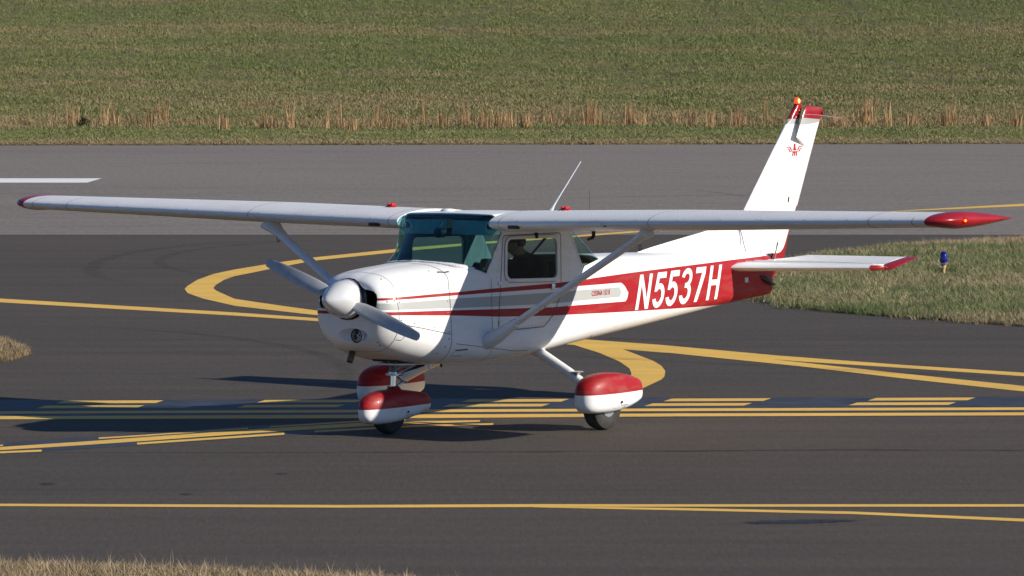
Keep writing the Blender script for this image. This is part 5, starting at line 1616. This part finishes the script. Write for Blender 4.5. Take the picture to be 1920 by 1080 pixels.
for s in (-1, 1):
    vt = from_py('air_vent', *shift(lathe([(.0, .055), (-.012, .060), (-.02, .045), (-.012, .03), (-.02, .012)], 20, 'x'), (.60, s * .455, 1.715)), plain('vent_cream', (.5, .55, .45), .5), cb)
    from_py('vent_nozzle', *shift(lathe([(-.021, .026), (-.034, .024), (-.03, .01)], 14, 'x'), (.60, s * .45, 1.73)), m_black, cb)
from_py('headliner', *box((1.10, 0, 1.800), (.9, .86, .010)), m_inner, cb)
from_py('shoulder_strap', *tube([(1.66, -.42, 1.74), (1.50, -.33, 1.575), (1.36, -.30, 1.455), (1.26, -.28, 1.30)], .034, 10, 1, .15), m_black, cb)

# --- pilot
PL = empty('person', A.matrix_basis @ Vector((1.30, -.26, .86)) if False else (0, 0, 0))
def skinned(name, joints, bones, mat, parent, sub=2, root=0):
    me = bpy.data.meshes.new(name)
    me.from_pydata([j[0] for j in joints], bones, [])
    o = bpy.data.objects.new(name, me); COL.objects.link(o)
    o.modifiers.new('skin', 'SKIN')
    for i, j in enumerate(joints):
        r_ = j[1] if isinstance(j[1], tuple) else (j[1], j[1])
        me.skin_vertices[0].data[i].radius = r_
        me.skin_vertices[0].data[i].use_root = (i == root)
    sd = o.modifiers.new('smooth', 'SUBSURF'); sd.levels = sd.render_levels = sub
    dg = bpy.context.evaluated_depsgraph_get()
    nm = bpy.data.meshes.new_from_object(o.evaluated_get(dg))
    o.modifiers.clear(); o.data = nm
    nm.materials.clear(); nm.materials.append(mat)
    nm.polygons.foreach_set('use_smooth', [True] * len(nm.polygons))
    o.parent = parent
    return o
bpy.context.view_layer.update()
PL.matrix_world = A.matrix_world @ Matrix.Translation((1.40, -.25, .87))
tag(PL, 'pilot in dark clothes and headset at the near cabin window', 'person')
J = [((0, 0, 0), (.16, .11)), ((0, 0, .18), (.16, .11)), ((-.02, 0, .36), (.18, .12)), ((-.05, 0, .50), (.16, .09)), ((-.12, 0, .575), (.055, .055)),
     ((-.18, 0, .615), (.06, .06)), ((-.235, 0, .665), (.088, .098)), ((-.25, 0, .735), (.07, .085)),
     ((-.05, -.19, .47), .062), ((-.20, -.23, .25), .048), ((-.44, -.17, .32), .036), ((-.05, .19, .47), .062), ((-.22, .23, .25), .048), ((-.46, .17, .32), .036),
     ((-.05, -.10, -.01), .092), ((-.46, -.12, .09), .066), ((-.70, -.11, -.14), .048), ((-.80, -.11, -.16), .036),
     ((-.05, .10, -.01), .092), ((-.46, .12, .09), .066), ((-.70, .11, -.14), .048), ((-.80, .11, -.16), .036)]
B = [(0, 1), (1, 2), (2, 3), (3, 4), (4, 5), (5, 6), (6, 7), (3, 8), (8, 9), (9, 10), (3, 11), (11, 12), (12, 13), (0, 14), (14, 15), (15, 16), (16, 17), (0, 18), (18, 19), (19, 20), (20, 21)]
body = skinned('body', J, B, m_cloth, PL)
body.data.materials.append(m_skin)
for p in body.data.polygons:
    c = p.center
    if c.x < -.13 and c.z > .585: p.material_index = 1
hx, hz = -.245, .70
from_py('hair', *[(lambda q: ([(hx + .012 + p[0] * .105, p[1] * .088, hz + .045 + p[2] * .085) for p in q[0]], q[1]))(lathe([(-.55, .80), (-.2, .98), (.3, .97), (.75, .68), (1, .05)], 18, 'x'))][0], m_black, PL)
from_py('nose', *tube([(hx - .085, 0, hz + .012), (hx - .108, 0, hz - .022), (hx - .088, 0, hz - .034)], [.008, .014, .012], 8), m_skin, PL)
from_py('sunglasses', *merge(box((hx - .082, -.034, hz + .008), (.018, .05, .032), bev=.008), box((hx - .082, .034, hz + .008), (.018, .05, .032), bev=.008), box((hx - .03, -.078, hz + .012), (.11, .006, .008)), box((hx - .03, .078, hz + .012), (.11, .006, .008))), m_black, PL)
for s in (-1, 1):
    from_py('ear', *[(lambda q: ([(hx + .012 + p[0] * .012, s * .082 + p[1] * .014, hz + p[2] * .03) for p in q[0]], q[1]))(lathe([(-1, .1), (-.5, .85), (.5, .85), (1, .1)], 10, 'x'))][0], m_skin, PL)
from_py('headset', *merge(tube([(hx + .01, .092 * math.cos(q), hz + .02 + .115 * math.sin(q)) for q in np.linspace(0, math.pi, 15)], .010, 8),
    shift(lathe([(-.022, .03), (-.012, .042), (.012, .042), (.02, .032)], 16, 'y'), (hx + .01, -.095, hz)), shift(lathe([(-.022, .03), (-.012, .042), (.012, .042), (.02, .032)], 16, 'y'), (hx + .01, .095, hz)),
    tube([(hx - .01, -.10, hz - .02), (hx - .08, -.08, hz - .06), (hx - .105, -.03, hz - .06)], .005, 6)), m_black, PL)
for s in (-1, 1):                                # hands closed on the yoke
    w = Vector((-.455, s * .17, .325))
    JJ = [(tuple(w), .028), (tuple(w + Vector((-.05, 0, .012))), (.036, .020)), (tuple(w + Vector((-.095, 0, .018))), (.034, .016))]
    BB = [(0, 1), (1, 2)]
    for k, l in enumerate((.052, .060, .056, .044)):
        q = w + Vector((-.10, (k - 1.5) * .019, .018))
        i0 = len(JJ)
        JJ += [(tuple(q), .0088), (tuple(q + Vector((-l * .6, 0, -.004))), .0085), (tuple(q + Vector((-l * .72, 0, -.030))), .008), (tuple(q + Vector((-l * .35, 0, -.044))), .0072)]
        BB += [(2, i0), (i0, i0 + 1), (i0 + 1, i0 + 2), (i0 + 2, i0 + 3)]
    i0 = len(JJ); q = w + Vector((-.04, -s * .03, 0))
    JJ += [(tuple(q), .011), (tuple(q + Vector((-.03, -s * .016, -.012))), .010), (tuple(q + Vector((-.058, -s * .006, -.026))), .008)]
    BB += [(1, i0), (i0, i0 + 1), (i0 + 1, i0 + 2)]
    skinned('hand', JJ, BB, m_skin, PL, 1)
